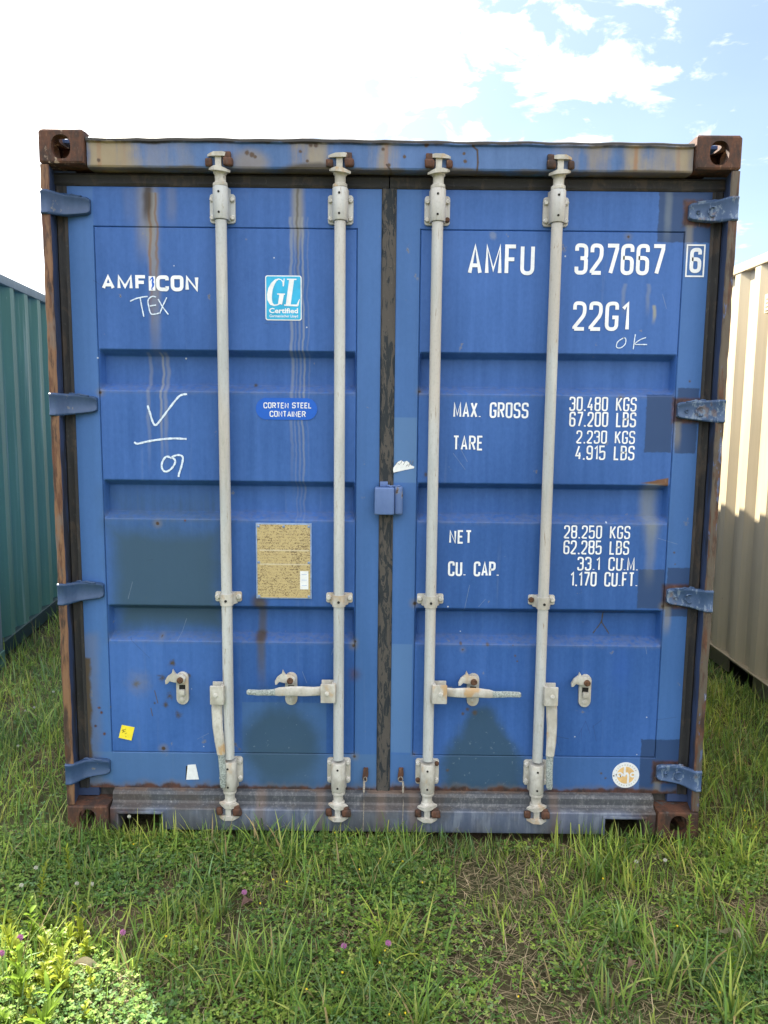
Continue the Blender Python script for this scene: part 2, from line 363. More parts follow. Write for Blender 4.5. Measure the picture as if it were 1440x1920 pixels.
def header_material():
    m, g = material('stained_header_paint'); c, fine = base_paint(g, (.042, .125, .32), 2.2); rst = rust_col(g, 20)
    nz = g.noise((9, 9, 7), (0, 0, 0), 5, .6); nf = g.noise((50, 50, 40), (0, 0, 0), 4, .6); run = g.noise((30, 30, 2.5), (4, 0, 0), 4, .6)
    tan = g.mix(nz, (.34, .295, .195), (.20, .135, .065)); Yh = .02
    for px, w_, a in ((200, .075, 1.0), (240, .035, .85), (290, .05, .35), (1285, .045, .95), (1240, .03, .6), (1192, .03, .9), (1120, .03, .8), (1060, .02, .35), (588, .04, .8), (722, .016, .95), (566, .02, .6), (340, .02, .3), (430, .02, .25)):
        x, z = at(px, 300, Yh); c = g.mix(g.smooth((g.x-x).abs()-w_+(nz-.5)*.10+(run-.5)*.12, .045, -.045)*(a*(run*.4+.8)).min(1.), c, tan)
    for px, a in ((186, .8), (232, .5), (1192, .8), (1272, .4), (724, .6)):
        x, z = at(px, 300, Yh); c = g.mix(g.smooth((g.x-x+(nf-.5)*.01).abs(), .012, .002)*a*g.smooth(run, .3, .6), c, (.26, .13, .06))
    c = g.mix(g.disc(*at(575, 325, Yh), .075, .02, nz, .05, .7, 2.2), c, (.055, .045, .035))
    c = g.mix(g.disc(*at(610, 325, Yh), .05, .02, nz, .05, .6, 1.8), c, (.055, .045, .035))
    c = g.mix(g.disc(*at(470, 306, Yh), .045, .02, nz, .04, .7, 1.)*.6, c, tan)
    for px, py, r in ((463, 287, .008), (472, 290, .008), (479, 294, .006), (563, 284, .006), (576, 302, .005), (583, 272, .008), (592, 272, .008), (758, 294, .006), (870, 288, .005), (872, 303, .006), (729, 310, .006), (185, 300, .006), (800, 272, .008), (718, 280, .006)):
        c = g.mix(g.disc(*at(px, py, Yh), r, r*.5, nf, r*1.6), c, (.07, .04, .022))
    for p, q in (((886, 274), (895, 282)), ((895, 282), (896, 305)), ((896, 305), (894, 326)), ((725, 309), (735, 322))):
        c = g.mix(g.seg(at(*p, Yh), at(*q, Yh), .0032, .002), c, (.05, .028, .018))
    c = g.mix(g.smooth(g.z+(nz-.5)*.03, .0+2.549, 2.556), c, (.030, .026, .024))
    c = g.mix(g.smooth(g.z+(nz-.5)*.04, 2.478, 2.466)*.9, c, (.10, .085, .07))
    g.out(c, .55, fine, .2); return m
def sill_material():
    m, g = material('weathered_sill_paint'); c, fine = base_paint(g, (.075, .115, .185), 6.1); rst = rust_col(g, 22)
    n = g.noise((30, 30, 3.5), (0, 0, 0), 5, .65); n2 = g.noise((6, 6, 5), (2, 0, 0), 5, .6); nf = g.noise((120, 120, 70), (0, 0, 0), 4, .7)
    c = g.mix(g.smooth(n, .44, .62)*.65, c, (.22, .25, .30)); c = g.mix(g.smooth(n2, .46, .60)*.6, c, (.085, .085, .085))
    c = g.mix(g.smooth(g.x.abs()+(n2-.5)*.3, .90, 1.06)*.85, c, rst)
    top = g.smooth(g.z+(n2-.5)*.02, .092, .106)
    c = g.mix(top*.85, c, g.mix(g.smooth(nf+(n-.5)*.4, .48, .68), (.050, .052, .055), (.135, .133, .13)))
    c = g.mix(top*g.smooth(n2, .5, .62)*.4, c, (.085, .062, .05))
    c = g.mix(g.smooth(g.z+(n2-.5)*.03, .150, .156)*.6, c, (.17, .11, .075))
    c = g.mix(g.smooth(nf, .64, .70)*.35, c, (.34, .36, .38))
    for px in (488, 715, 775, 600, 1040): c = g.mix(g.smooth((g.x-at(px, 1520, .02)[0]+(n-.5)*.03).abs(), .03, .005)*.55, c, (.16, .11, .085))
    g.out(c, .6, nf, .3); return m
def rubber_material():
    m, g = material('aged_rubber'); n = g.noise((14, 14, 5), (0, 0, 0), 6, .7, dist=1.); f = g.noise((80, 80, 40), (0, 0, 0), 4, .6)
    c = g.mix(n, (.013, .014, .016), (.030, .027, .026)); c = g.mix(g.smooth(n, .50, .64)*.7, c, (.062, .044, .033)); c = g.mix(g.smooth(f, .60, .7)*.3, c, (.10, .095, .09))
    g.out(c, .75, f, .3); return m
def seal_material():
    m, g = material('flaking_seal'); n = g.noise((42, 42, 10), (0, 0, 0), 5, .7, dist=1.5); f = g.noise((120, 120, 90), (0, 0, 0), 4, .6)
    big = g.noise((.1, .1, 2.2), (0, 0, 4), 2, .5)
    c = g.mix(g.smooth(n+(big-.5)*.5, .47, .50), (.016, .021, .026), (.075, .066, .058)); c = g.mix(g.smooth(f, .62, .70)*.4, c, (.15, .135, .12))
    g.out(c, .8, n, .35); return m
def rust_material(name, paint=.25, c2=(.32, .27, .24)):
    m, g = material(name); r = rust_col(g, 26); n = g.noise((40, 40, 14), (3, 3, 3), 6, .7); f = g.noise((110, 110, 80), (0, 0, 0), 4, .6)
    n2 = g.noise((8, 8, 5), (1, 5, 2), 4, .6)
    c = g.mix(g.smooth(n+(n2-.5)*.4, .60, .68)*paint*1.6, r, c2); g.out(c, .8, f, .5, .003); return m
def post_material(name, s):
    m, g = material(name); r = rust_col(g, 22); c, fine = base_paint(g, (.035, .09, .26), 8.)
    n = g.noise((30, 30, 4), (s, 3, 3), 6, .7); n2 = g.noise((6, 6, 2.2), (s, 5, 2), 5, .6); nf = g.noise((60, 60, 20), (0, 0, 0), 4, .6)
    front = g.smooth(g.y, .012, .004)
    wear = g.mix(g.smooth(n, .44, .56), r, (.20, .105, .055) if s < 0 else (.10, .082, .062))
    wear = g.mix(g.smooth(n2, .54, .60)*(.55 if s < 0 else .8), wear, (.15, .13, .12) if s < 0 else (.085, .078, .068))
    if s > 0:
        wear = g.mix(g.smooth(nf+(n2-.5)*.6, .62, .66)*.75, wear, (.08, .12, .25)); wear = g.mix(g.smooth(nf, .68, .72)*.6, wear, (.38, .38, .40))
    c = g.mix(.55, c, (.018, .02, .024)); c = g.mix(g.smooth(n2, .50, .60)*.8, c, (.022, .02, .02))
    c = g.mix(front, c, wear); g.out(c, .7, n, .3); return m
def bar_material():
    m, g = material('grimy_galvanised_paint')
    a = g.noise((18, 18, 2.2), (0, 0, 0), 5, .6); b = g.noise((120, 120, 12), (3, 0, 0), 4, .65, dist=.6); d = g.noise((6, 6, 1.3), (0, 4, 0), 3, .5); f = g.noise((140, 140, 90), (0, 0, 0), 3, .6)
    c = g.mix(g.smooth(a, .35, .65), (.41, .43, .43), (.545, .55, .535)); c = g.mix(g.smooth(d, .48, .62)*.5, c, (.46, .40, .33))
    c = g.mix(g.smooth(f, .52, .64)*.25, c, (.33, .32, .29))
    c = g.mix(g.smooth(b, .655, .68)*.85, c, (.14, .10, .08)); c = g.mix(g.smooth(b, .62, .66)*.4, c, (.36, .29, .22)); c = g.mix(g.smooth(g.noise((40, 40, 5), (8, 0, 0), 4, .6), .60, .70)*.4, c, (.30, .31, .27))
    g.out(c, .5, f, .12, .001, .4); return m
def ivory_material(name='ivory_cast_paint', rust=.5):
    m, g = material(name); a = g.noise((30, 30, 20), (0, 0, 0), 5, .6); b = g.noise((14, 14, 9), (5, 0, 0), 4, .6); f = g.noise((150, 150, 110), (0, 0, 0), 3, .6)
    c = g.mix(g.smooth(a, .35, .65), (.40, .375, .32), (.55, .53, .475)); c = g.mix(g.smooth(b, .54, .66)*rust, c, (.46, .30, .15))
    c = g.mix(g.smooth(a, .64, .70)*.7*rust, c, (.16, .09, .05)); c = g.mix(g.smooth(f, .6, .68)*.3, c, (.25, .23, .20)); g.out(c, .55, a, .2, .0015); return m
def plain(name, col, rough=.6, var=.2, sc=40., spec=.4, bump=.15):
    m, g = material(name); n = g.noise((sc, sc, sc), (0, 0, 0), 4, .6)
    c = g.mix(g.smooth(n, .3, .7), tuple(k*(1-var) for k in col), tuple(min(1, k*(1+var)) for k in col)); g.out(c, rough, n, bump, .001, spec); return m
def corrugated_material(name, base, dust, worn, seed):
    m, g = material(name); big = g.noise((1.2, 1.2, .8), (seed, 0, 0), 4, .55); run = g.noise((18, 18, .7), (seed, 1, 0), 5, .6); f = g.noise((70, 70, 50), (0, 0, 0), 4, .6)
    c = g.mix(g.smooth((big-.5)+(run-.5)*.8, -.35, .35), tuple(k*.82 for k in base), tuple(k*1.15 for k in base))
    c = g.mix(g.smooth(run, .56, .72)*worn, c, dust); c = g.mix(g.smooth(f, .66, .72)*worn*.6, c, dust)
    sp = g.noise((9, 9, 7), (seed, 5, 5), 4, .6); c = g.mix(g.smooth(sp, .73, .75)*worn, c, (.10, .05, .03))
    g.out(c, .5, f, .1); return m
def leaf_material(name, transl=.32, rough=.5):
    m = bpy.data.materials.new(name); m.use_nodes = True; g = G(m.node_tree)
    a = g.node('ShaderNodeAttribute'); a.attribute_name = 'tint'; g.out(V(g, a.outputs['Color']), rough, spec=.2, transl=transl); return m

M = dict(
    doorL=door_material('L'), doorR=door_material('R'), header=header_material(), sill=sill_material(), rubber=rubber_material(), seal=seal_material(),
    cast=rust_material('scraped_rusty_steel', .8, (.33, .25, .19)), castdark=rust_material('dark_rusty_steel', .22, (.16, .12, .10)), casting_low=rust_material('earthy_rusty_steel', .95, (.072, .070, .070)),
    postL=post_material('rusty_post_paint', -1), postR=post_material('scuffed_post_paint', 1), bar=bar_material(), ivory=ivory_material(), ivory2=ivory_material('stained_ivory_paint', .95),
    hinge=blue_steel('hinge_blue', 3., .5, .66, (.023, .066, .16)), hingeR=None, wall=blue_steel('side_blue', 5., .5), lap=blue_steel('lap_blue', 9., .45, .64, (.06, .135, .33)),
    bolt=plain('bolt_zinc', (.55, .53, .48), .45, .25, 120), boltrust=plain('bolt_rust', (.10, .048, .026), .8, .5, 120), black=plain('black_void', (.012, .011, .010), .8, .2),
    grip=plain('bare_grip_metal', (.30, .33, .31), .55, .45, 160, bump=.6), letter=plain('white_stencil_paint', (.80, .82, .84), .5, .08, 30), chalk=plain('chalk', (.62, .72, .84), .9, .2, 160),
    white=plain('white_vinyl', (.78, .79, .79), .45, .06, 60), cyan=plain('cyan_vinyl', (.030, .40, .66), .4, .14, 16), decalblue=plain('royal_blue_vinyl', (.008, .105, .52), .35, .06, 20),
    orange=plain('faded_orange_ink', (.72, .47, .20), .5, .18, 30), yellow=plain('yellow_paper', (.84, .68, .035), .7, .05, 50), cable=plain('wire_cable', (.26, .23, .19), .6, .4, 200),
    green=corrugated_material('green_corrugated_paint', (.062, .150, .088), (.24, .28, .20), .65, 1.), green_rail=corrugated_material('greyed_green_rail', (.15, .17, .15), (.26, .25, .22), .6, 3.), green_dark=corrugated_material('dark_green_rail', (.010, .034, .030), (.06, .07, .06), .3, 5.),
    cream=corrugated_material('cream_corrugated_paint', (.52, .432, .280), (.42, .335, .21), .35, 2.), cream_dark=corrugated_material('darker_cream_rail', (.30, .245, .15), (.20, .16, .10), .5, 7.), floor=plain('underside_dark', (.05, .045, .04), .8, .3))  # cream bottom rail is a darker tone of the wall colour
def hinge_r():
    m, g = material('scuffed_hinge_blue'); c, fine = base_paint(g, (.032, .082, .185), 3.); n = g.noise((60, 60, 30), (0, 0, 0), 5, .7); b = g.noise((14, 14, 12), (2, 0, 0), 4, .6)
    c = g.mix(g.smooth(n+(b-.5)*.5, .52, .60)*.7, c, (.20, .26, .34)); c = g.mix(g.smooth(b, .58, .66)*.6, c, (.14, .08, .05)); g.out(c, .55, n, .4); return m
M['hingeR'] = hinge_r()
def plate_material():
    m, g = material('scribbled_brass_plate'); n = g.noise((90, 90, 130), (0, 0, 0), 3, .6, dist=2.2); b = g.noise((14, 14, 10), (0, 0, 2), 4, .6); f = g.noise((200, 200, 200), (0, 0, 0), 2, .6)
    c = g.mix(b, (.44, .33, .15), (.56, .45, .22)); row = g.math('SINE', g.z*560.); c = g.mix(g.smooth(n+(b-.5)*.35+row*.03, .52, .59)*.85, c, (.11, .065, .030)); c = g.mix(g.smooth(f, .62, .7)*.4, c, (.62, .56, .40))
    for py in (1032, 1058): c = g.mix(g.box(*bx(487, py-1, 580, py+.5), .0008)*.6, c, (.62, .56, .42))
    g.out(c, .55, n, .2, .001); return m
M['plate'] = plate_material()

# ------------------------------------------------------------------ stroke lettering
R_ = .26
GL = {'A': (1.0, [[(0, 0), (.5, 1), (1, 0)], [(.2, .28), (.8, .28)]]), 'M': (1.25, [[(0, 0), (0, 1), (.5, .12), (1, 1), (1, 0)]]), 'F': (.86, [[(0, 0), (0, 1), (1, 1)], [(0, .52), (.85, .52)]]),
      'U': (1, [[(0, 1), (0, 0, 1), (1, 0, 1), (1, 1)]]), '3': (1, [[(0, .8), (0, 1, 1), (1, 1, 1), (1, .53, .6), (.4, .53)], [(.4, .53), (1, .53, .6), (1, 0, 1), (0, 0, 1), (0, .22)]]),
      '2': (1, [[(0, .75), (0, 1, 1), (1, 1, 1), (1, .56, .5), (0, .06), (0, 0)], [(0, 0), (1, 0)]]), '7': (1, [[(0, 1), (1, 1), (1, .88), (.38, 0)]]),
      '6': (1, [[(1, .78), (1, 1, 1), (0, 1, 1), (0, 0, 1), (1, 0, 1), (1, .56, 1), (.04, .56)]]), 'G': (1, [[(1, .76), (1, 1, 1), (0, 1, 1), (0, 0, 1), (1, 0, 1), (1, .46), (.55, .46)]]),
      '1': (.45, [[(0, .80), (1, 1), (1, 0)]]), 'X': (1, [[(0, 0), (1, 1)], [(0, 1), (1, 0)]]), '.': (.12, [[(.5, 0), (.5, .06)]]), ',': (.16, [[(.2, -.05), (.8, .06)]]),
      'R': (1, [[(0, 0), (0, 1), (1, 1, 1), (1, .5, 1), (0, .5)], [(.5, .5), (1, 0)]]), 'O': (1, [[(.5, 1), (1, 1, 1), (1, 0, 1), (0, 0, 1), (0, 1, 1), (.5, 1)]]), '0': (1, [[(.5, 1), (1, 1, 1), (1, 0, 1), (0, 0, 1), (0, 1, 1), (.5, 1)]]),
      'S': (1, [[(1, .78), (1, 1, 1), (0, 1, 1), (0, .52, 1), (1, .52, 1), (1, 0, 1), (0, 0, 1), (0, .22)]]), 'T': (.95, [[(0, 1), (1, 1)], [(.5, 1), (.5, 0)]]), 'E': (.86, [[(1, 1), (0, 1), (0, 0), (1, 0)], [(0, .52), (.85, .52)]]),
      '4': (1, [[(.62, 1), (0, .26), (1, .26)], [(.74, .5), (.74, 0)]]), '8': (1, [[(.5, 1), (1, 1, 1), (1, .53, 1), (0, .53, 1), (0, 1, 1), (.5, 1)], [(.5, .53), (1, .53, 1), (1, 0, 1), (0, 0, 1), (0, .53, 1), (.5, .53)]]),
      'K': (1, [[(0, 0), (0, 1)], [(1, 1), (0, .40)], [(.30, .58), (1, 0)]]), 'L': (.82, [[(0, 1), (0, 0), (1, 0)]]), 'B': (1, [[(0, .53), (0, 1), (.95, 1, 1), (.95, .53, 1), (0, .53), (0, 0), (1, 0, 1), (1, .53, 1), (.6, .53)]]),
      '9': (1, [[(0, .22), (0, 0, 1), (1, 0, 1), (1, 1, 1), (0, 1, 1), (0, .44, 1), (.96, .44)]]), '5': (1, [[(.95, 1), (0, 1), (0, .52), (.4, .60), (1, .60, 1), (1, 0, 1), (0, 0, 1), (0, .2)]]), 'N': (1.02, [[(0, 0), (0, 1), (1, 0), (1, 1)]]),
      'C': (1, [[(1, .74), (1, 1, 1), (0, 1, 1), (0, 0, 1), (1, 0, 1), (1, .26)]]), 'P': (1, [[(0, 0), (0, 1), (1, 1, 1), (1, .46, 1), (0, .46)]]), 'I': (.05, [[(.5, 0), (.5, 1)]])}
def round_path(pts, r):
    o = []
    for i, p in enumerate(pts):
        if len(p) < 3 or i in (0, len(pts)-1): o.append(Vector(p[:2])); continue
        a, b, c = Vector(pts[i-1][:2]), Vector(p[:2]), Vector(pts[i+1][:2])
        q = min(r*p[2], (a-b).length*.5, (c-b).length*.5); u, v = b+(a-b).normalized()*q, b+(c-b).normalized()*q
        for k in range(6): t = k/5; o.append(u*(1-t)**2+b*2*t*(1-t)+v*t*t)
    w_ = [o[0]]
    for p in o[1:]:
        if (p-w_[-1]).length > 1e-5: w_.append(p)
    return w_
def ribbon(mb, pts, w_, y, mat=0, closed=False):
    n = len(pts); L, Rr = [], []
    for i in range(n):
        d0 = (pts[i]-pts[i-1]).normalized() if i else ((pts[0]-pts[-2]).normalized() if closed else None)
        d1 = (pts[i+1]-pts[i]).normalized() if i < n-1 else ((pts[1]-pts[0]).normalized() if closed else None)
        d0 = d0 or d1; d1 = d1 or d0
        t = (d0+d1); t = t.normalized() if t.length > .2 else d1; nn = Vector((-t.y, t.x)); k = 1/max(.72, nn.dot(Vector((-d1.y, d1.x))))
        h = (w_[i] if isinstance(w_, (list, tuple)) else w_)/2*k
        L.append(pts[i]+nn*h); Rr.append(pts[i]-nn*h)
    mb.add([(p.x, y, p.y) for p in L]+[(p.x, y, p.y) for p in Rr], [[i, i+1, n+i+1, n+i] for i in range(n-1)], mat)
YL = .0735                                                            # paint lies a millimetre proud of the door skin
def text(s, x0, x1, z0, z1, stroke=.13, gap=.30, mb=None, mat=0, y=YL, zslope=0., wide=.36, space=.55, word=None):
    mb = mb or MB(); H = z1-z0; st = stroke*H; tot = 0.; lay = []; wi = 0
    for ch in s:
        if ch == ' ': tot += space; wi += 1; continue
        wd, paths = GL[ch]; wd = wd*wide; lay.append((tot, wd, paths, wi)); tot += wd+stroke+gap*wide
    tot -= gap*wide; k = (x1-x0)/tot/1.0
    for o, wd, paths, wi in lay:
        if word is not None and wi != word: continue
        for j, p in enumerate(paths):
            q = []
            for pt in p:
                X_ = x0+(o+stroke/2+pt[0]*wd)*k; Z_ = z0+st/2+pt[1]*(H-st)+(X_-x0)*zslope
                q.append((X_, Z_) + tuple(pt[2:]))
            cl = (Vector(q[0][:2])-Vector(q[-1][:2])).length < 1e-6
            ribbon(mb, round_path(q, R_*H), st, y-.0003*j, mat, cl)
    return mb
def ptext(s, px0, py0, px1, py1, **k):
    a, b = at(px0, py1), at(px1, py0); return text(s, a[0], b[0], a[1], b[1], **k)

# ------------------------------------------------------------------ one container's shell, shared by all three
def casting(cx, cy, cz, sx, sy, sz, mb):
    """hollow corner casting: sx, sy, sz = which way the outer faces look"""
    Wx, Wy, Wz, t = .162, .178, .118, .026
    def P(u, v, n, ax):                                               # local coordinates measured inwards from the outer corner
        c = [0, 0, 0]; c[ax] = n; o = [i for i in range(3) if i != ax]; c[o[0]], c[o[1]] = u, v
        return (cx-sx*c[0], cy-sy*c[1], cz-sz*c[2])
    D = (Wx, Wy, Wz); b = MB()
    def per(a0, a1, b0, b1, q=8):
        f = [j/q for j in range(q)]
        return [(a0+(a1-a0)*t, b0) for t in f]+[(a1, b0+(b1-b0)*t) for t in f]+[(a1-(a1-a0)*t, b1) for t in f]+[(a0, b1-(b1-b0)*t) for t in f]
    for ax in range(3):
        o = [i for i in range(3) if i != ax]; A, B = D[o[0]], D[o[1]]; N = 32
        hole = {1: (.080, .061, .0335, .0405), 0: (.089, .061, .0405, .033), 2: (.080, .089, .031, .058)}[ax]
        out = per(0, A, 0, B); inn = per(t, A-t, t, B-t); hp = []
        for u, v in out:
            a = math.atan2((v-B/2)/B, (u-A/2)/A); hp.append((hole[0]+hole[2]*math.copysign(abs(math.cos(a))**.85, math.cos(a)), hole[1]+hole[3]*math.copysign(abs(math.sin(a))**.85, math.sin(a))))
        ins = per(.010, A-.010, .010, B-.010)
        vs = [P(u, v, 0, ax) for u, v in out]+[P(u, v, 0, ax) for u, v in ins]+[P(u, v, 0, ax) for u, v in hp]+[P(u, v, t, ax) for u, v in hp]+[P(u, v, t, ax) for u, v in inn]
        fs = [[j*N+k, j*N+(k+1) % N, (j+1)*N+(k+1) % N, (j+1)*N+k] for j in range(4) for k in range(N)]
        b.add(vs, fs)
        b.add([P(u, v, D[ax], ax) for u, v in out], [list(range(N))]); b.add([P(u, v, D[ax]-t, ax) for u, v in inn], [list(range(N))])
    bm_ = bmesh.new()
    vv = [bm_.verts.new(v) for v in b.v]
    for f in b.f: bm_.faces.new([vv[i] for i in f])
    bmesh.ops.remove_doubles(bm_, verts=bm_.verts[:], dist=1e-5)
    C_ = (cx, cy, cz); S_ = (sx, sy, sz)
    for v in bm_.verts:                                               # worn, rounded edges
        pl = [(ax, e) for ax in range(3) for e in (0, 1) if abs(v.co[ax]-(C_[ax]-S_[ax]*D[ax]*e)) < 1e-5]
        if len(pl) > 1:
            for ax, e in pl: v.co[ax] += S_[ax]*(1 if e else -1)*(.0035 if len(pl) == 2 else .006)
    mb.bm(bm_)
def corrugated(length, z0, z1, x, out, y0=0., depth=.036, pitch=.278, phase=0., a=.072, s=.068):
    """wall along y at x; 'out' = outward sign; the outer face of the ridges stands at x"""
    prof = [(0, 0)]; yy = -phase
    mb = MB(); pts = []
    k = yy
    while k < length+pitch:
        for dy, d in ((0, 0), (a, 0), (a+s, depth), (a+s+.070, depth)): pts.append((k+dy, d))
        k += a+2*s+.070
    pts = [(y, d) for y, d in pts if 0 <= y <= length]; pts = [(0, pts[0][1])]+pts+[(length, pts[-1][1])]
    n = len(pts); vs = [(x-out*d, y0+y, z) for z in (z0, z1) for y, d in pts]
    fs = [[i, i+1, n+i+1, n+i] for i in range(n-1)]
    mb.add(vs, fs)
    return mb
def shell(root, H, L, mats, W=1.219, front=True, phase=0., pockets=None):
    """castings, rear frame, side walls, roof, rails, floor in local coordinates: front face on y = 0"""
    wall, rail, cast, brail = mats if len(mats) == 4 else mats+(mats[1],)
    for sx in (-1, 1):
        for sy, yy in ((-1, 0.), (1, L)):
            for sz, zz in ((-1, 0.), (1, H)):
                if yy == 0. and not front: continue
                mb = MB(); casting(sx*W, yy, zz, sx, sy, sz, mb); mb.build('corner_casting', cast, root, 28)
            if yy == 0. and not front: continue
            y0, y1 = (0.003, .15) if sy < 0 else (L-.15, L-.003)
            MB().box(sx*(W-.003) if sx < 0 else W-.12, sx*(W-.12) if sx < 0 else W-.003, y0, y1, .119, H-.119, 0, .004).build('corner_post', rail, root)
        x = sx*(W-.012)
        corrugated(L-.32, .158, H-.058, x, sx, .16, phase=phase).build('side_wall', wall, root, 20, False)
        a, b = sorted((sx*(W-.006), sx*(W-.062)))
        MB().box(a, b, .18, L-.18, H-.068, H-.012, 0, .004).build('top_rail', rail, root)
        mb = MB(); a, b = sorted((sx*(W-.002), sx*(W-.05)))
        mb.box(min(a, sx*(W-.074)), max(b, sx*(W-.074)), .18, L-.18, .150, .160, 0, .002)
        a, b = sorted((sx*(W-.058), sx*(W-.072)))
        for q0, q1 in pockets or ((.18, L/2-1.05), (L/2-.70, L/2+.70), (L/2+1.05, L-.18)): mb.box(a, b, q0, q1, .02, .1495, 0, .002)
        mb.build('bottom_rail', brail, root)
    MB().box(-W+.064, W-.064, .06, L-.06, H-.03, H-.018).build('roof', wall, root)
    MB().box(-W+.066, W-.066, .10, L-.06, .10, .148).build('floor', M['floor'], root)
    MB().box(-W+.121, W-.121, L-.08, L-.04, .15, H-.06).build('rear_wall', wall, root)
    MB().box(-W+.163, W-.163, L-.10, L-.03, H-.112, H-.0315, 0, .004).build('rear_beam', rail, root)
    MB().box(-W+.163, W-.163, L-.10, L-.03, .012, .098, 0, .004).build('rear_sill', rail, root)

# ------------------------------------------------------------------ the blue container
H, L = 2.591, 6.058
box = tag(empty('shipping_container'), 'weathered blue steel container with two closed doors, white lettering and pale locking bars', 'shipping container')
shell(box, H, L, (M['wall'], M['wall'], M['castdark']), front=False)
for sx in (-1, 1):
    for sz, zz in ((-1, 0.), (1, H)):
        mb = MB(); casting(sx*1.219, 0, zz, sx, -1, sz, mb)
        mb.build('corner_casting', M['casting_low'] if sz < 0 else (M['cast'] if sx < 0 else M['castdark']), box, 28)
    # front post: outer flange, return and the door rebate
    mb = MB(); prof = [(1.214, .16), (1.217, .006), (1.213, .001), (1.190, .001), (1.186, .005), (1.199, .079), (1.120, .081), (1.118, .16)]
    zs = list(np.arange(.119, 2.473, .03))+[2.472]; rings = []
    for z in zs:
        j = .0009*math.sin(z*23+sx)+.0008*math.sin(z*61)
        rings.append([(sx*(x+(j if x > 1.15 else 0)), y+(abs(j) if y < .01 else 0), z) for x, y in prof])
    mb.loft(rings); mb.build('corner_post', M['postL'] if sx < 0 else M['postR'], box, 30)
# header beam
mb = MB(); xs = np.linspace(-1.056, 1.056, 60); rings = []
for x in xs:
    w1 = .0012*math.sin(x*17)+.0012*math.sin(x*41+1)+(.006 if .0 > x > -.9 else 0)*.5
    rings.append([(x, .10, 2.470), (x, .034, 2.4665), (x, .022, 2.470), (x, .019, 2.476), (x, .019, 2.548+w1), (x, .010, 2.553+w1), (x, .010, 2.562+w1), (x, .016, 2.566+w1), (x, .10, 2.563+w1)])
mb.loft(rings); header = mb.build('header', M['header'], box, 25)
# sill with forklift pockets
mb = MB(); yb = .12
prof_hi = [(.090, .156), (.060, .150), (.050, .140), (.050, .116), (.044, .108), (.020, .101)]
for a, b, z in ((-1.056, 1.056, None),):
    rings = [[(x, y, zz) for y, zz in prof_hi]+[(x, .016, .096), (x, .016, .0875), (x, .10, .0875), (x, .10, .12)] for x in np.linspace(a, b, 50)]
    mb.loft(rings)
for a, b in ((-1.056, -1.0235), (-.8545, .8585), (1.0125, 1.056)):
    mb.loft([[(x, .016, .087), (x, .016, .020), (x, .020, .012), (x, .10, .012), (x, .10, .087)] for x in np.linspace(a, b, 30 if b-a > .5 else 3)])
sill = mb.build('sill', M['sill'], box, 30)
for x0, x1 in ((-1.023, -.855), (.859, 1.012)):                        # pressed rims round the pockets
    mb = MB(); mb.box(x0-.008, x1+.008, .008, .0155, .0800, .0905, 0, .003)
    mb.box(x0-.008, x0, .008, .0155, .012, .0795, 0, .003); mb.box(x1, x1+.008, .008, .0155, .012, .0795, 0, .003)
    mb.build('forklift_pocket', M['sill'], box)

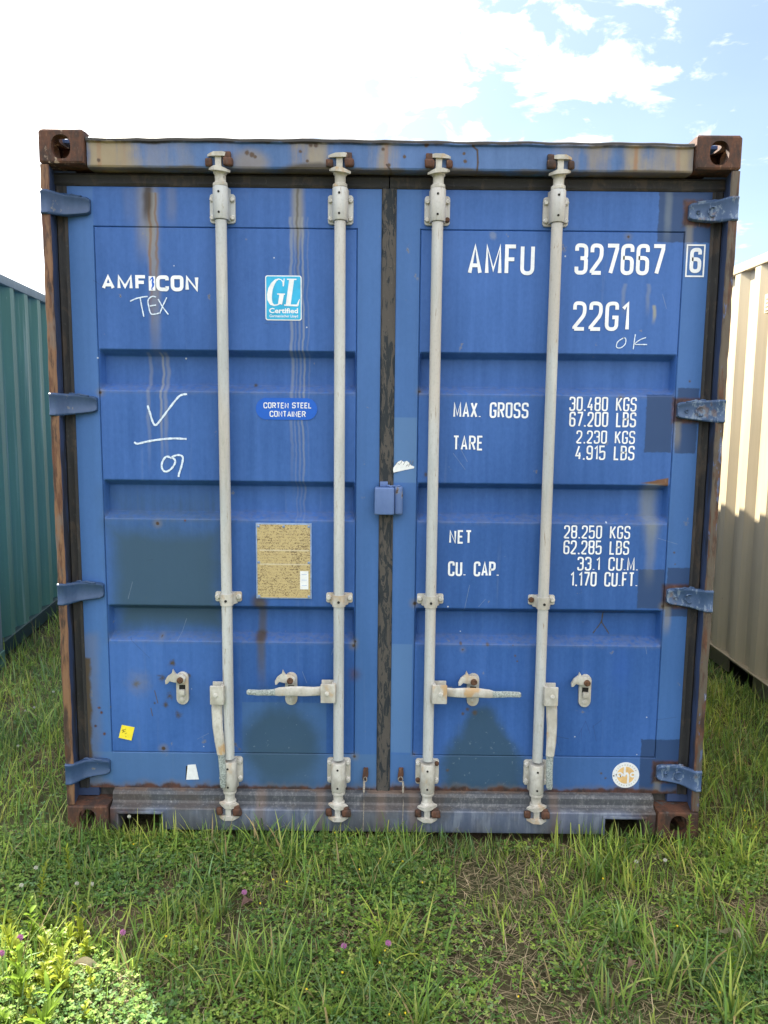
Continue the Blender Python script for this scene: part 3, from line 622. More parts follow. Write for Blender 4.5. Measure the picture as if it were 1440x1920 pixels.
# doors
def ramp(a, lo, hi, s0, s1):                                           # 0 outside [lo,hi], 1 inside, soft shoulders
    def st(t): t = np.clip(t, 0, 1); return .25*t*t*(3-2*t)+.75*np.clip((t-.1)/.8, 0, 1)
    return st((a-lo)/s0)*st((hi-a)/s1)
RZ = ((1.698, 1.849), (1.222, 1.369), (.749, .890))
def make_door(s, mat):
    xi, xo, zb, zt = .027, 1.154, .152, 2.420
    gx0, gx1, gz0, gz1 = .1145, 1.061, .302, 2.281
    def lines(lo, hi, marks, step):
        a = list(np.arange(lo, hi, step))+[hi]
        for m_, w_, n in marks: a += list(np.linspace(m_-w_, m_+w_, n))
        a = np.unique(np.round([q for q in a if lo <= q <= hi], 4)); return a
    xl = lines(xi, xo, [(gx0, .006, 9), (gx1, .006, 9), (gx0+.007, .008, 9), (gx1-.007, .008, 9)], .025)
    zmarks = [(gz0, .005, 9), (gz1, .005, 9)]
    for a, b in RZ: zmarks += [(a+.014, .020, 15), (b-.016, .021, 15)]
    zl = lines(zb, zt, zmarks, .025)
    Xg, Zg = np.meshgrid(xl, zl); d = np.zeros_like(Xg)
    for a, b in RZ: d = np.maximum(d, .046*ramp(Zg, a-.002, b+.003, .030, .028)*ramp(Xg, gx0+.001, gx1-.001, .010, .010))
    inx, inz = (Xg > gx0-.003) & (Xg < gx1+.003), (Zg > gz0-.003) & (Zg < gz1+.003)
    gr = np.zeros_like(d)
    for q in (gx0, gx1): gr = np.maximum(gr, np.clip(1-np.abs(Xg-q)/.0028, 0, 1)*inz)
    for q in (gz0, gz1): gr = np.maximum(gr, np.clip(1-np.abs(Zg-q)/.0028, 0, 1)*inx)
    d = np.maximum(d, .006*gr)
    pan = ((Xg > gx0) & (Xg < gx1) & (Zg > gz0) & (Zg < gz1))
    wob = .0007*(np.sin(Xg*9+s)*np.sin(Zg*7.3+1)+.6*np.sin(Xg*19-Zg*5+s*2)*np.sin(Zg*13))*ramp(Xg, gx0, gx1, .05, .05)*ramp(Zg, gz0, gz1, .05, .05)
    d = d+wob*pan
    # rounded outer edges
    e = np.minimum.reduce([Xg-xi, xo-Xg, Zg-zb, zt-Zg]); d = d+np.where(e < .004, .004, 0)
    nx, nz = len(xl), len(zl)
    vs = np.stack([Xg*s, .075+d, Zg], -1).reshape(-1, 3)
    fs = [[j*nx+i, j*nx+i+1, (j+1)*nx+i+1, (j+1)*nx+i] for j in range(nz-1) for i in range(nx-1)]
    mb = MB(); mb.add(vs.tolist(), fs)
    rim = [i for i in range(nx)]+[j*nx+nx-1 for j in range(1, nz)]+[(nz-1)*nx+i for i in range(nx-2, -1, -1)]+[j*nx for j in range(nz-2, 0, -1)]
    n = len(rim); back = [(vs[i][0], .125, vs[i][2]) for i in rim]
    front = [tuple(vs[i]) for i in rim]
    mb.add(front+back, [[k, (k+1) % n, n+(k+1) % n, n+k] for k in range(n)]); mb.add(back, [list(range(n))])
    b = bmesh.new(); vv = [b.verts.new(v) for v in mb.v]
    for f in mb.f: b.faces.new([vv[i] for i in f])
    bmesh.ops.remove_doubles(b, verts=b.verts[:], dist=1e-6)
    m2 = MB(); m2.bm(b); door = m2.build('door', mat, box, 50)
    # gasket round the three outer sides
    mb = MB()
    def lip(p0, p1, w0, w1, horiz):                                   # soft rounded rubber strip
        rings = []
        for k in range(40):
            t = k/39; jit = .0012*math.sin(k*1.7+s)+.0009*math.sin(k*.6)
            pr = [(w0, .10), (w0, .078), (w0+(w1-w0)*.2, .0725+jit), (w0+(w1-w0)*.5, .076), (w0+(w1-w0)*.8, .0715-jit), (w1, .079), (w1, .10)]
            q = p0+(p1-p0)*t
            rings.append([(q*s, y, a) if horiz else (a*s, y, q) for a, y in pr])
        mb.loft(rings)
    lip(.152, 2.4195, 1.1555, 1.1965, False); lip(.002, 1.1965, 2.4215, 2.4655, True)
    mb.build('gasket', M['rubber'], door, 40)
    # hinges
    for zc in (2.346, 1.645, .945, .242):
        mb = MB(); rings = []
        for x, hh, y in ((1.2185, .040, .012), (1.218, .041, .002), (1.2145, .0415, -.005), (1.196, .0415, -.007), (1.190, .041, -.003), (1.182, .040, .006), (1.165, .038, .030), (1.150, .037, .045), (1.125, .0345, .051), (1.10, .032, .054), (1.082, .030, .056), (1.073, .027, .058), (1.068, .022, .061)):
            zq = zc-(1.222-x)*(-.02)
            rings.append([(x*s, max(y+.014, .02) if x > 1.19 else y+.020, zq+hh), (x*s, y+.003, zq+hh), (x*s, y-.002, zq+hh-.004), (x*s, y-.002, zq+hh-.009), (x*s, y+.001, zq+hh-.013),
                          (x*s, y+.001, zq-hh+.013), (x*s, y-.002, zq-hh+.009), (x*s, y-.002, zq-hh+.004), (x*s, y+.003, zq-hh), (x*s, max(y+.014, .02) if x > 1.19 else y+.020, zq-hh)])
        mb.loft(rings)
        if s > 0:
            mb.tube([(1.145+.016*math.cos(a), .0435, zc+.016*math.sin(a)) for a in np.linspace(0, 2*math.pi, 21)], .0028, 6)
            mb.tube([(1.098+.006*math.cos(a), .0525, zc+.006*math.sin(a)) for a in np.linspace(0, 2*math.pi, 13)], .002, 6)
        # ragged weld bead along the top edge
        mb.tube([((1.165-k*.012)*s, .052+.004*(k % 2), zc+.040-k*.0012+.0015*math.sin(k*2.3)) for k in range(7)], [.003, .005, .004, .006, .004, .005, .002], 6)
        mb.build('hinge', M['hinge'] if s < 0 else M['hingeR'], door, 40)
    return door
doorL = make_door(-1, M['doorL']); doorR = make_door(1, M['doorR'])
# centre seal and the plate that laps it
mb = MB(); rings = []
for k in range(90):
    z = .1535+(2.4205-.1535)*k/89; j = .0012*math.sin(k*1.9)+.001*math.sin(k*.53)
    rings.append([(-.0262, .11, z), (-.0262, .0775, z), (-.021+j, .0715, z), (-.010, .0755+j, z), (.004+j, .0745, z), (.016, .0705-j, z), (.0262, .077, z), (.0262, .11, z)])
mb.loft(rings); mb.build('centre_seal', M['seal'], box, 40)
mb = MB(); mb.box(-.043, .030, .030, .0705, 1.252, 1.354, 0, .006, 3); mb.box(.030, .062, .044, .0735, 1.250, 1.358, 0, .010, 3)
mb.box(-.024, .006, .055, .0705, 1.3545, 1.374, 0, .003); mb.tube([(.004+k*.006, .048+.003*(k % 2), 1.358+.002*math.sin(k*2.)) for k in range(9)], .004, 6)
mb.build('overlap_plate', M['lap'], box, 40)

# locking bars
BX, BY, BR = (-.595, -.1735, .1715, .594), .035, .0200
RUSTED = {(2, 'top', 3), (3, 'mid', 0), (2, 'bot', 1), (2, 'bot', 2)}
for bi, x in enumerate(BX):
    mb = MB(); mb.tube([(x, BY, z) for z in np.linspace(.30, 2.298, 40)], BR, 24, 0); bar = mb.build('locking_bar', M['bar'], box, 40)
    def bolt(mb, p, key, r=.0095):
        mt = 2 if key in RUSTED else 1
        mb.tube([(p[0], p[1]+.003, p[1+1]), (p[0], p[1]-.006, p[2]), (p[0], p[1]-.010, p[2])], [r, r, r*.7], 10, mt)
    for nm, z0, z1 in (('top', 2.300, 2.411), ('bot', .172, .288)):
        mb = MB(); mb.prism(rrect(x-.0455, x+.0455, z0-.006 if nm == 'top' else z0+.016, z1-.016 if nm == 'top' else z1+.002, .011), .064, .0745, 0, .002)
        n = 20; rings = []
        for z, e in ((z0, 0), (z0+.003, .002), (z1-.003, .002), (z1, 0)):
            ring = [(x+(.0255+e)*math.cos(a), BY-(.0245+e)*math.sin(a), z) for a in np.linspace(-.35, math.pi+.35, n)]
            rings.append(ring+[(x-.030, .0660, z), (x+.030, .0660, z)])
        mb.loft(rings, 0)
        zc, zd = (z0+.012, z1-.036) if nm == 'top' else (z0+.034, z1-.014)
        for j, (dx, zz_) in enumerate(((-.036, zd), (.036, zd), (-.036, zc), (.036, zc))): bolt(mb, (x+dx, .064, zz_), (bi, nm, j))
        for zz_ in (z0+.020, z1-.022): mb.tube([(x-.002, .0105, zz_), (x-.002, .0072, zz_)], .0042, 10, 3)
        mb.build('bar_bracket', [M['bar'] if nm == 'top' else M['ivory'], M['bolt'], M['boltrust'], M['black']], bar, 35)
    # collars, necks and cams: top then bottom
    for up in (1, -1):
        z0 = 2.4115 if up > 0 else .1715
        mb = MB(); pr = [(.0255, z0), (.0262, z0+up*.004), (.0255, z0+up*.011), (.0205, z0+up*.015), (.0195, z0+up*.020), (.0200, z0+up*.040), (.0245, z0+up*.044), (.0245, z0+up*.050), (.0200, z0+up*.054), (.0165, z0+up*.060), (.0150, z0+up*.085), (.016, z0+up*.100), (.011, z0+up*.106)]
        mb.lathe(x, BY, pr, 20)
        for zc, hw, hd, tilt in ((z0+up*.052, .038, .023, -.12), (z0+up*.100, .043, .024, .03)):      # horned jaws of the cam
            out = [(-1, .15), (-.75, -.35), (-.35, -.95), (.35, -.95), (.72, -.45), (1, .1), (.75, .5), (.3, .75), (-.3, .75), (-.75, .5)]
            for sgn in (1,):
                rg = [[(x+u*hw, .018+v*hd, zc+tt*(1.25-.75*abs(u))+tilt*u*hw*(1 if bi < 2 else -1)) for u, v in out] for tt in (-.0075, .0075)]
                mb.loft(rg)
        mb.box(x-.012, x+.010, .004, BY+.01, min(z0+up*.05, z0+up*.10), max(z0+up*.05, z0+up*.10), 0, .003)
        mb.jitter(.0012, 70).build('cam', M['ivory2'] if up > 0 else M['ivory'], bar, 40)
        # keepers on the header and the sill
        zc = z0+up*.076; yb = .0185 if up > 0 else .0155
        big = 1 if bi < 2 else -1
        if up < 0: big = 1
        for sg in (-1, 1):
            lug = sg == big; xa = x+sg*(.033 if lug else .036); ww = .017 if lug else .012; mb = MB()
            mb.box(xa-ww, xa+ww, -.003 if lug else .006, yb, zc-.0145, zc+.0145, 0, .008, 3)
            if lug: mb.box(xa-ww*.7, xa+ww*.6, .001, yb, zc+.0120, zc+.034 if up > 0 else zc+.022, 0, .004, 2)
            mb.jitter(.002, 55).build('cam_keeper', M['castdark'], header if up > 0 else sill, 40)
    # guide half way down
    mb = MB(); zc = .930; mb.prism(rrect(x-.050, x+.050, zc-.020, zc+.018, .007), .066, .0745, 0, .002)
    rings = [[(x+(.0245)*math.cos(a), BY-(.0235)*math.sin(a), z) for a in np.linspace(-.5, math.pi+.5, 18)]+[(x-.034, .068, z), (x+.034, .068, z)] for z in (zc-.026, zc+.018)]
    mb.loft(rings)
    for j, dx in enumerate((-.040, .040)): bolt(mb, (x+dx, .066, zc), (bi, 'mid', j), .0105)
    mb.tube([(x, .013, zc-.006), (x, .0095, zc-.006)], .005, 10, 3)
    mb.build('bar_guide', [M['ivory'], M['bolt'], M['boltrust'], M['black']], bar, 35)
    # handle hub and handle
    d = (-1, -1, 1, 1)[bi]; hz = (.564, .5755, .5765, .573)[bi]; xa = x+d*.010; xb = x+d*.062 if bi in (0, 3) else x+d*.066
    a, b = sorted((xa, xb)); mb = MB()
    mb.box(a, b, -.004, .006, hz-.037, hz+.036, 0, .003); mb.box(a, b, .046, .054, hz-.037, hz+.036, 0, .003); mb.box(*((a, a+.014) if d > 0 else (b-.014, b)), .0065, .0455, hz-.034, hz+.034, 0, .002)
    mb.tube([((xa+xb)/2+d*.004, -.001, hz), ((xa+xb)/2+d*.004, -.0075, hz), ((xa+xb)/2+d*.004, -.0085, hz)], [.009, .008, .005], 12, 1)
    mb.build('handle_hub', [M['ivory2'] if bi in (1, 2) else M['ivory'], M['bolt']], bar, 35)
    mb = MB(); cx0 = (xa+xb)/2+d*.006; rings = []
    if bi in (0, 3):
        tip = (-.617, .640)[0 if bi == 0 else 1]; drop = .352
        for t, hw, th, yy in ((0, .021, .008, .030), (.12, .021, .009, .024), (.30, .020, .010, .016), (.48, .0185, .010, .012), (.62, .016, .009, .010), (.64, .0135, .008, .010), (.82, .0135, .008, .008), (.97, .0125, .008, .008), (1, .009, .005, .008)):
            xx = cx0+(tip-cx0)*min(1, t*1.15)+(d*.004*math.sin(t*6)); zz_ = hz-.020-drop*t
            rings.append([(xx+hw*u, yy+th*v, zz_) for u, v in ((-1, 0), (-.75, -.8), (0, -1.15), (.75, -.8), (1, 0), (.75, .8), (-.75, .8))])
    else:
        for t, hw, th, yy, dz in ((0, .018, .008, .026, .002), (.12, .018, .009, .020, .001), (.25, .0195, .011, .010, .005), (.42, .0185, .012, .004, .008), (.58, .0165, .011, .006, .004), (.62, .0140, .009, .008, .002), (.66, .0125, .008, .009, .0), (.84, .0115, .008, .008, -.001 if bi == 1 else .002), (.98, .0105, .007, .008, .001), (1, .007, .004, .008, .001)):
            xx = cx0+d*(.016+.286*t); zz_ = hz-.002+dz*1.1
            rings.append([(xx, yy+th*v, zz_+hw*u) for u, v in ((-1, 0), (-.75, -.8), (0, -1.15), (.75, -.8), (1, 0), (.75, .8), (-.75, .8))])
    cut = 4 if bi in (0, 3) else 5
    mb.loft(rings[:cut+1], 0); mb.loft(rings[cut+1:], 1); mb.loft(rings[cut:cut+2], 1, False)
    mb.jitter(.0008, 90).build('door_handle', [M['ivory2'], M['grip']], bar, 40)

# handle catches on the doors
for (px, py), dr in (((342, 1290), doorL), ((546, 1291), doorL), ((887, 1293), doorR), ((1097, 1295), doorR)):
    x, z = at(px, py, .066); mb = MB()
    mb.prism(stadium(x, z-.066, z+.064, .0235), .064, .0745, 0, .002)
    zt = z+.040; horn = [(x+.014, zt-.012), (x+.018, zt+.008), (x+.006, zt+.020), (x-.018, zt+.022), (x-.024, zt+.031), (x-.030, zt+.041), (x-.033, zt+.026), (x-.050, zt+.014), (x-.060, zt-.004), (x-.058, zt-.018), (x-.050, zt-.016), (x-.042, zt-.006), (x-.024, zt-.010)]
    mb.prism(horn, .040, .052, 0, .003); mb.tube([(x, .064, zt), (x, .052, zt)], .014, 14, 0)
    mb.tube([(x-.001, .0525, zt), (x-.001, .034, zt), (x-.001, .031, zt)], [.0125, .0125, .009], 12, 1)
    mb.sheet([(x-.012, z+.014), (x-.012, z-.008), (x+.012, z-.008), (x+.012, z+.014)], .0636, 2)
    mb.box(x-.011, x+.012, .048, .0630, z-.024, z-.003, 0, .003)
    mb.tube([(x, .064, z-.045), (x, .061, z-.045), (x, .0595, z-.045)], [.010, .010, .007], 12, 3)
    mb.jitter(.0006, 80).build('handle_catch', [M['ivory'], M['boltrust'], M['black'], M['ivory2']], dr, 40)

# seal tabs with their wires
for i, (px, dr, side, dz) in enumerate(((686, doorL, 'left', .07), (752, doorR, 'right', .055))):
    x, z = at(px, 1450, .07); mb = MB(); mb.prism([(x-.008, z+.022), (x+.009, z+.022), (x+.010, z-.004), (x+.002, z-.028), (x-.013, z-.026), (x-.014, z-.012)], .062, .0745, 0, .002)
    mb.jitter(.001, 60).build('seal_tab', M['castdark'], dr)
    xs_ = x-.007 if i == 0 else x+.007; zt = z-.02; mb = MB()
    mb.tube([(x-.002+.009*math.sin(a)*(1 if i else .7), .056, z-.018+.010*math.cos(a)) for a in np.linspace(0, 6.0, 12)], .0021, 6)
    mb.tube([(xs_, .054, z-.026), (xs_+.001, .045, z-.036), (xs_+.0005, .032, z-.060)], .0042, 8)
    mb.tube([(xs_+.0004, .032, z-.058), (xs_+.002, .012, z-.095), (xs_+.0005, .006, z-.135), (xs_-.001, .004, .02)], .0017, 6)
    tag(mb.build('seal_wire', M['cable']), 'thin frayed steel wire hanging from the rusty tab just %s of the centre seal' % side, 'wire')

# ------------------------------------------------------------------ lettering, stickers and chalk on the doors
def lettering(mb, parent, name='lettering', mats=None, label=None):
    o = mb.build(name, mats or M['letter'], parent, 30, False)
    if label: o['label'] = label
    return o
for s, b, st in (('AMFU', (877, 459, 1003, 515), .125), ('327667', (1077, 458, 1247, 515), .125), ('22G1', (1073, 566, 1181, 620), .125),
                 ('MAX. GROSS', (850, 755, 991, 783), .125), ('TARE', (849, 817, 906, 844), .125),
                 ('30,480 KGS', (1067, 745, 1194, 770.5), .115), ('67,200 LBS', (1067, 773, 1193, 800), .115), ('2,230 KGS', (1080, 808, 1191, 831.5), .115), ('4,915 LBS', (1078, 836, 1190, 862), .115),
                 ('NET', (842, 994, 885, 1019), .14), ('CU. CAP.', (840, 1053, 936, 1080), .14),
                 ('28,250 KGS', (1057, 986, 1182, 1009.5), .115), ('62,285 LBS', (1056, 1014, 1180, 1039), .115), ('33.1 CU.M.', (1082, 1045, 1197, 1069.5), .12), ('1,170 CU.FT.', (1069, 1073, 1196, 1099), .12)):
    for wi in range(len(s.split())): lettering(ptext(s, *b, stroke=st, word=wi), doorR)
mb = ptext('6', 1292, 465, 1316, 512, stroke=.15); a = bx(1285.5, 460, 1321.5, 518)
q = [Vector(p) for p in ((a[0], a[2]), (a[1], a[2]), (a[1], a[3]), (a[0], a[3]), (a[0], a[2]))]; ribbon(mb, q, .0055, YL, 0, True); lettering(mb, doorR)
# name on the left door with its sea-horse panel
mb = MB(); al, ar = at(191, 545), at(372, 545); kx = (ar[0]-al[0])/181
def nx(px, py): return at(px, py)
mb = ptext('AMF', 192, 516, 274.5, 543, stroke=.22, gap=.34, wide=.78); mb = ptext('CON', 294, 517, 371, 546, stroke=.23, gap=.30, wide=.82, mb=mb)
b = bx(279.5, 518, 291, 545); mb.sheet([(b[0], b[2]), (b[1], b[2]), (b[1], b[3]), (b[0], b[3])], YL, 0)
cx = (b[0]+b[1])/2; hh = b[3]-b[2]; ww = b[1]-b[0]
sea = [(-.40, .70), (-.10, .84), (.12, .88), (.22, .74), (.10, .60), (.22, .46), (.16, .30), (-.02, .20), (-.06, .10), (.10, .05)]
ribbon(mb, [Vector((cx+u*ww*.8, b[2]+v*hh)) for u, v in sea], [.002, .0035, .006, .007, .006, .0085, .006, .004, .003, .002], YL-.0006, 1)
mb.prism([(cx-ww*.05, b[2]+hh*.9), (cx+ww*.06, b[2]+hh*.99), (cx+ww*.16, b[2]+hh*.9)], YL-.0006, YL-.0004, 1)
lettering(mb, doorL, 'lettering', [M['letter'], M['decalblue']], 'wide white company name with a small sea-horse panel')
# certification sticker
b = bx(498, 517, 565.5, 600.5); mb = MB(); W_, Hh = b[1]-b[0], b[3]-b[2]
def sp(u, v): return Vector((b[0]+u*W_, b[2]+v*Hh))
mb.prism(rrect(b[0], b[1], b[2], b[3], .008), .0735, .0748, 1); mb.prism(rrect(b[0]+.0035, b[1]-.0035, b[2]+.0035, b[3]-.0035, .006), .0729, .0733, 0)
ys = .0724
arc = [(.505, .80), (.49, .86), (.44, .905), (.37, .92), (.29, .89), (.21, .81), (.145, .70), (.115, .57), (.12, .46), (.165, .37), (.24, .335), (.33, .345), (.42, .385)]
wd = [.007, .004, .003, .004, .008, .013, .0165, .018, .0165, .011, .005, .004, .005]
ribbon(mb, [sp(*p) for p in arc], wd, ys, 1); ribbon(mb, [sp(.525, .93), sp(.495, .76)], [.004, .005], ys-.0002, 1)
ribbon(mb, [sp(.455, .585), sp(.405, .36)], [.0165, .015], ys-.0004, 1); ribbon(mb, [sp(.33, .585), sp(.545, .585)], .0045, ys-.0006, 1)
ribbon(mb, [sp(.73, .915), sp(.63, .345)], .0175, ys, 1); ribbon(mb, [sp(.60, .915), sp(.86, .915)], .0045, ys-.0002, 1); ribbon(mb, [sp(.52, .34), sp(.90, .335)], [.005, .007], ys-.0004, 1); ribbon(mb, [sp(.885, .335), sp(.945, .48)], [.008, .002], ys-.0006, 1)
def font_text(s, x, z, size, y, bold=0.):
    cu = bpy.data.curves.new('text', 'FONT'); cu.body = s; cu.size = size; cu.offset = bold; cu.resolution_u = 2
    o = bpy.data.objects.new('text', cu); COL.objects.link(o); dg = bpy.context.evaluated_depsgraph_get(); me = bpy.data.meshes.new_from_object(o.evaluated_get(dg))
    vs = np.array([v.co[:] for v in me.vertices]); fs = [list(p.vertices) for p in me.polygons]; bpy.data.objects.remove(o); bpy.data.curves.remove(cu); bpy.data.meshes.remove(me)
    return vs, fs
def put_text(mb, s, x0, x1, z0, y, size, mat, bold=0.):
    vs, fs = font_text(s, 0, 0, size, y, bold); lo, hi = vs[:, 0].min(), vs[:, 0].max(); k = (x1-x0)/(hi-lo)
    mb.add([(x0+(v[0]-lo)*k, y, z0+v[1]) for v in vs], fs, mat)
p, q = sp(.10, .165), sp(.90, .165); put_text(mb, 'Certified', p.x, q.x, p.y, ys, .0245, 1, .0007)
p, q = sp(.11, .07), sp(.90, .07); put_text(mb, 'Germanischer Lloyd', p.x, q.x, p.y, ys, .0135, 1, .0002)
o = mb.build('sticker', [M['cyan'], M['white']], doorL, 30, False); o['label'] = 'cyan certification sticker with white italic letters and border'
# oval steel grade sticker
b = bx(480, 747, 595, 786.5); mb = MB(); hh = (b[3]-b[2])/2
mb.prism([(p[0], p[1]) for p in rrect(b[0], b[1], b[2], b[3], hh*.995, 9)], .0730, .0748, 0)
mb = ptext('CORTEN', 494.5, 755, 541, 765.5, stroke=.155, wide=.66, gap=.30, mb=mb, mat=1, y=.0723); mb = ptext('STEEL', 548, 755, 584, 765.5, stroke=.155, wide=.66, gap=.30, mb=mb, mat=1, y=.0723)
mb = ptext('CONTAINER', 506, 771, 573, 781.5, stroke=.155, wide=.66, gap=.30, mb=mb, mat=1, y=.0723)
o = mb.build('sticker', [M['decalblue'], M['white']], doorL, 30, False); o['label'] = 'royal blue oval sticker naming the steel'
# data plate
b = bx(481, 981, 584.5, 1121.5); mb = MB(); mb.box(b[0], b[1], .0712, .0746, b[2], b[3], 1, .001); mb.sheet([(b[0]+.005, b[2]+.004), (b[1]-.005, b[2]+.004), (b[1]-.005, b[3]-.006), (b[0]+.005, b[3]-.006)], .0707, 0)
for u, v in ((.05, .955), (.5, .955), (.95, .955), (.05, .48), (.95, .48), (.05, .03), (.95, .03)): mb.ball((b[0]+u*(b[1]-b[0]), .0705, b[2]+v*(b[3]-b[2])), .0055, 6, 1, .5)
s_ = bx(563, 1070.5, 578.5, 1104.5); mb.box(s_[0], s_[1], .0697, .0704, s_[2], s_[3], 2)
for v in (.2, .5, .8): mb.box(s_[0]+.006, s_[1]-.006, .0692, .0695, s_[2]+v*(s_[3]-s_[2]), s_[2]+v*(s_[3]-s_[2])+.0018, 3)
o = mb.build('data_plate', [M['plate'], plain('plate_rim_blue', (.23, .32, .50), .5), M['white'], plain('faint_print', (.35, .45, .66))], doorL, 30); o['label'] = 'brownish metal data plate speckled with illegible print, small white label at its corner'
# yellow note with faint pen marks
mb = MB(); c = [at(*p) for p in ((228.5, 1359), (252.5, 1363.5), (247, 1387.5), (223, 1382.5))]
mb.add([(x, y, z) for (x, z), y in zip(c, (.0735, .0735, .0700, .0715))]+[(x, .0748, z) for x, z in c], [[0, 1, 2, 3], [4, 5, 6, 7], [0, 1, 5, 4], [1, 2, 6, 5], [2, 3, 7, 6], [3, 0, 4, 7]])
for p in (((229, 1369), (237, 1366)), ((231, 1366), (233, 1371)), ((230, 1372), (236, 1370)), ((235, 1375), (239, 1373)), ((237, 1379), (237, 1381))):
    ribbon(mb, [Vector(at(*p[0])), Vector(at(*p[1]))], .0017, .0692, 1)
o = mb.build('paper_note', [M['yellow'], plain('brown_pen', (.22, .15, .02))], doorL, 30, False); o['label'] = 'small tilted square of yellow paper with faint pen marks'
mb = MB(); mb.prism([at(*p) for p in ((352, 1434), (367, 1433), (373, 1461), (349.5, 1461.5))], .0732, .0748, 0)
mb.prism([at(*p) for p in ((349, 1436), (352, 1436), (349.3, 1461), (348, 1461))], .0738, .0748, 1)
o = mb.build('sticker', [M['white'], M['black']], doorL, 30); o['label'] = 'torn white wedge of an old sticker'
mb = MB(); mb.prism([at(*p) for p in ((737, 882), (737.5, 877), (742, 871), (746, 866), (752, 863), (757, 866), (763, 864), (767, 867), (770, 872), (777, 875), (776, 878), (760, 881), (738, 886))], .0732, .0748, 0)
for k in range(7): ribbon(mb, [Vector(at(741+k*5, 872-3*math.sin(k))), Vector(at(745+k*5, 866+5*math.sin(k*2.)))], .0018, .0726-.0002*(k % 2), 1)
o = mb.build('sticker', [M['white'], plain('torn_edge', (.16, .17, .18))], doorR, 30); o['label'] = 'torn remains of a white sticker above the centre plate'
# round faded sticker
cx, cz = at(1173, 1453); r = .0525; mb = MB(); cir = lambda rr, n=40, a0=0: [(cx+rr*math.cos(2*math.pi*k/n), cz+rr*math.sin(2*math.pi*k/n)) for k in range(n)]
mb.prism(cir(r), .0733, .0748, 0); mb.prism(cir(r*.66), .0728, .0732, 1); y2 = .0722
ribbon(mb, [Vector((cx+u*r, cz+v*r)) for u, v in ((-.10, .70), (-.10, -.10))], r*.15, y2, 0); ribbon(mb, [Vector((cx+u*r, cz+v*r)) for u, v in ((-.10, .02), (.0, .15), (.10, .15), (.18, .02), (.18, -.72))], r*.15, y2-.0003, 0)
for du in (-.46, .52): ribbon(mb, [Vector((cx+du*r+.17*r*math.cos(a), cz+.04*r+.15*r*math.sin(a))) for a in np.linspace(0, 2*math.pi, 17)], r*.12, y2-.0003, 0, True)
for pq in (((-.80, .14), (-.62, -.08)), ((-.80, -.08), (-.62, .14)), ((-.30, .14), (-.14, -.06))): ribbon(mb, [Vector((cx+u*r, cz+v*r)) for u, v in pq], r*.09, y2-.0006, 0)
for k in range(26):
    a = 2*math.pi*k/26
    if abs(math.sin(a)) > .35: ribbon(mb, [Vector((cx+q*r*math.cos(a), cz+q*r*math.sin(a))) for q in (.76, .86)], r*.07, y2, 2)
mb.prism([(cx-.40*r+.03*r*u, cz-.08*r+.06*r*v) for u, v in ((-1, -1), (1, -1), (1, 1), (-1, 1))], y2-.001, y2-.0007, 3); mb.prism([(cx-.90*r+.05*r*u, cz-.06*r+.04*r*v) for u, v in ((-1, -1), (1, -1), (1, 1), (-1, 1))], y2, y2+.0004, 3)
o = mb.build('sticker', [M['white'], M['orange'], plain('faded_grey_ink', (.56, .55, .50)), M['black']], doorR, 30, False); o['label'] = 'round white sticker with a faded orange disc behind joined white letters'
# chalk
def chalk(parent, strokes, wd=.0055):
    mb = MB()
    for i, st_ in enumerate(strokes):
        pts = [Vector(at(*p)) for p in st_]; d = []
        for k in range(len(pts)-1):
            for j in range(4):
                t = j/4; a, b_, c_, e_ = pts[max(k-1, 0)], pts[k], pts[k+1], pts[min(k+2, len(pts)-1)]
                d.append(.5*((2*b_)+(c_-a)*t+(2*a-5*b_+4*c_-e_)*t*t+(3*b_-a-3*c_+e_)*t**3))
        d.append(pts[-1]); ribbon(mb, d, [wd*(.75+.45*abs(math.sin(k*1.1+i))) for k in range(len(d))], YL-.0003*i)
    lettering(mb, parent, 'chalk_mark', M['chalk'])
chalk(doorL, [[(244, 565), (255, 560), (268, 557), (277, 556)], [(263, 558), (266, 575), (270, 594)], [(293, 557), (285, 556), (278, 563), (279, 574), (283, 588), (291, 589), (299, 587)], [(281, 574), (293, 572)], [(297, 561), (305, 575), (316, 590)], [(313, 558), (306, 573), (300, 588)]], .0042)
chalk(doorL, [[(277, 760), (281, 773), (287, 792), (292, 797), (300, 789), (315, 769), (333, 746), (342, 740), (351, 739)], [(252, 829), (258, 832), (275, 828), (300, 824), (325, 822), (350, 823)], [(322, 859), (312, 856), (304, 868), (305, 880), (313, 884), (324, 876), (329, 864), (322, 857)], [(322, 857), (334, 853), (343, 857), (341, 872), (336, 888), (335, 894)]], .0068)
chalk(doorR, [[(1170, 633), (1158, 641), (1156, 651), (1164, 652), (1172, 645), (1173, 635), (1168, 633)], [(1191, 627), (1189, 640), (1187, 655)], [(1211, 633), (1200, 637), (1190, 645), (1200, 646), (1213, 646)]], .0034)

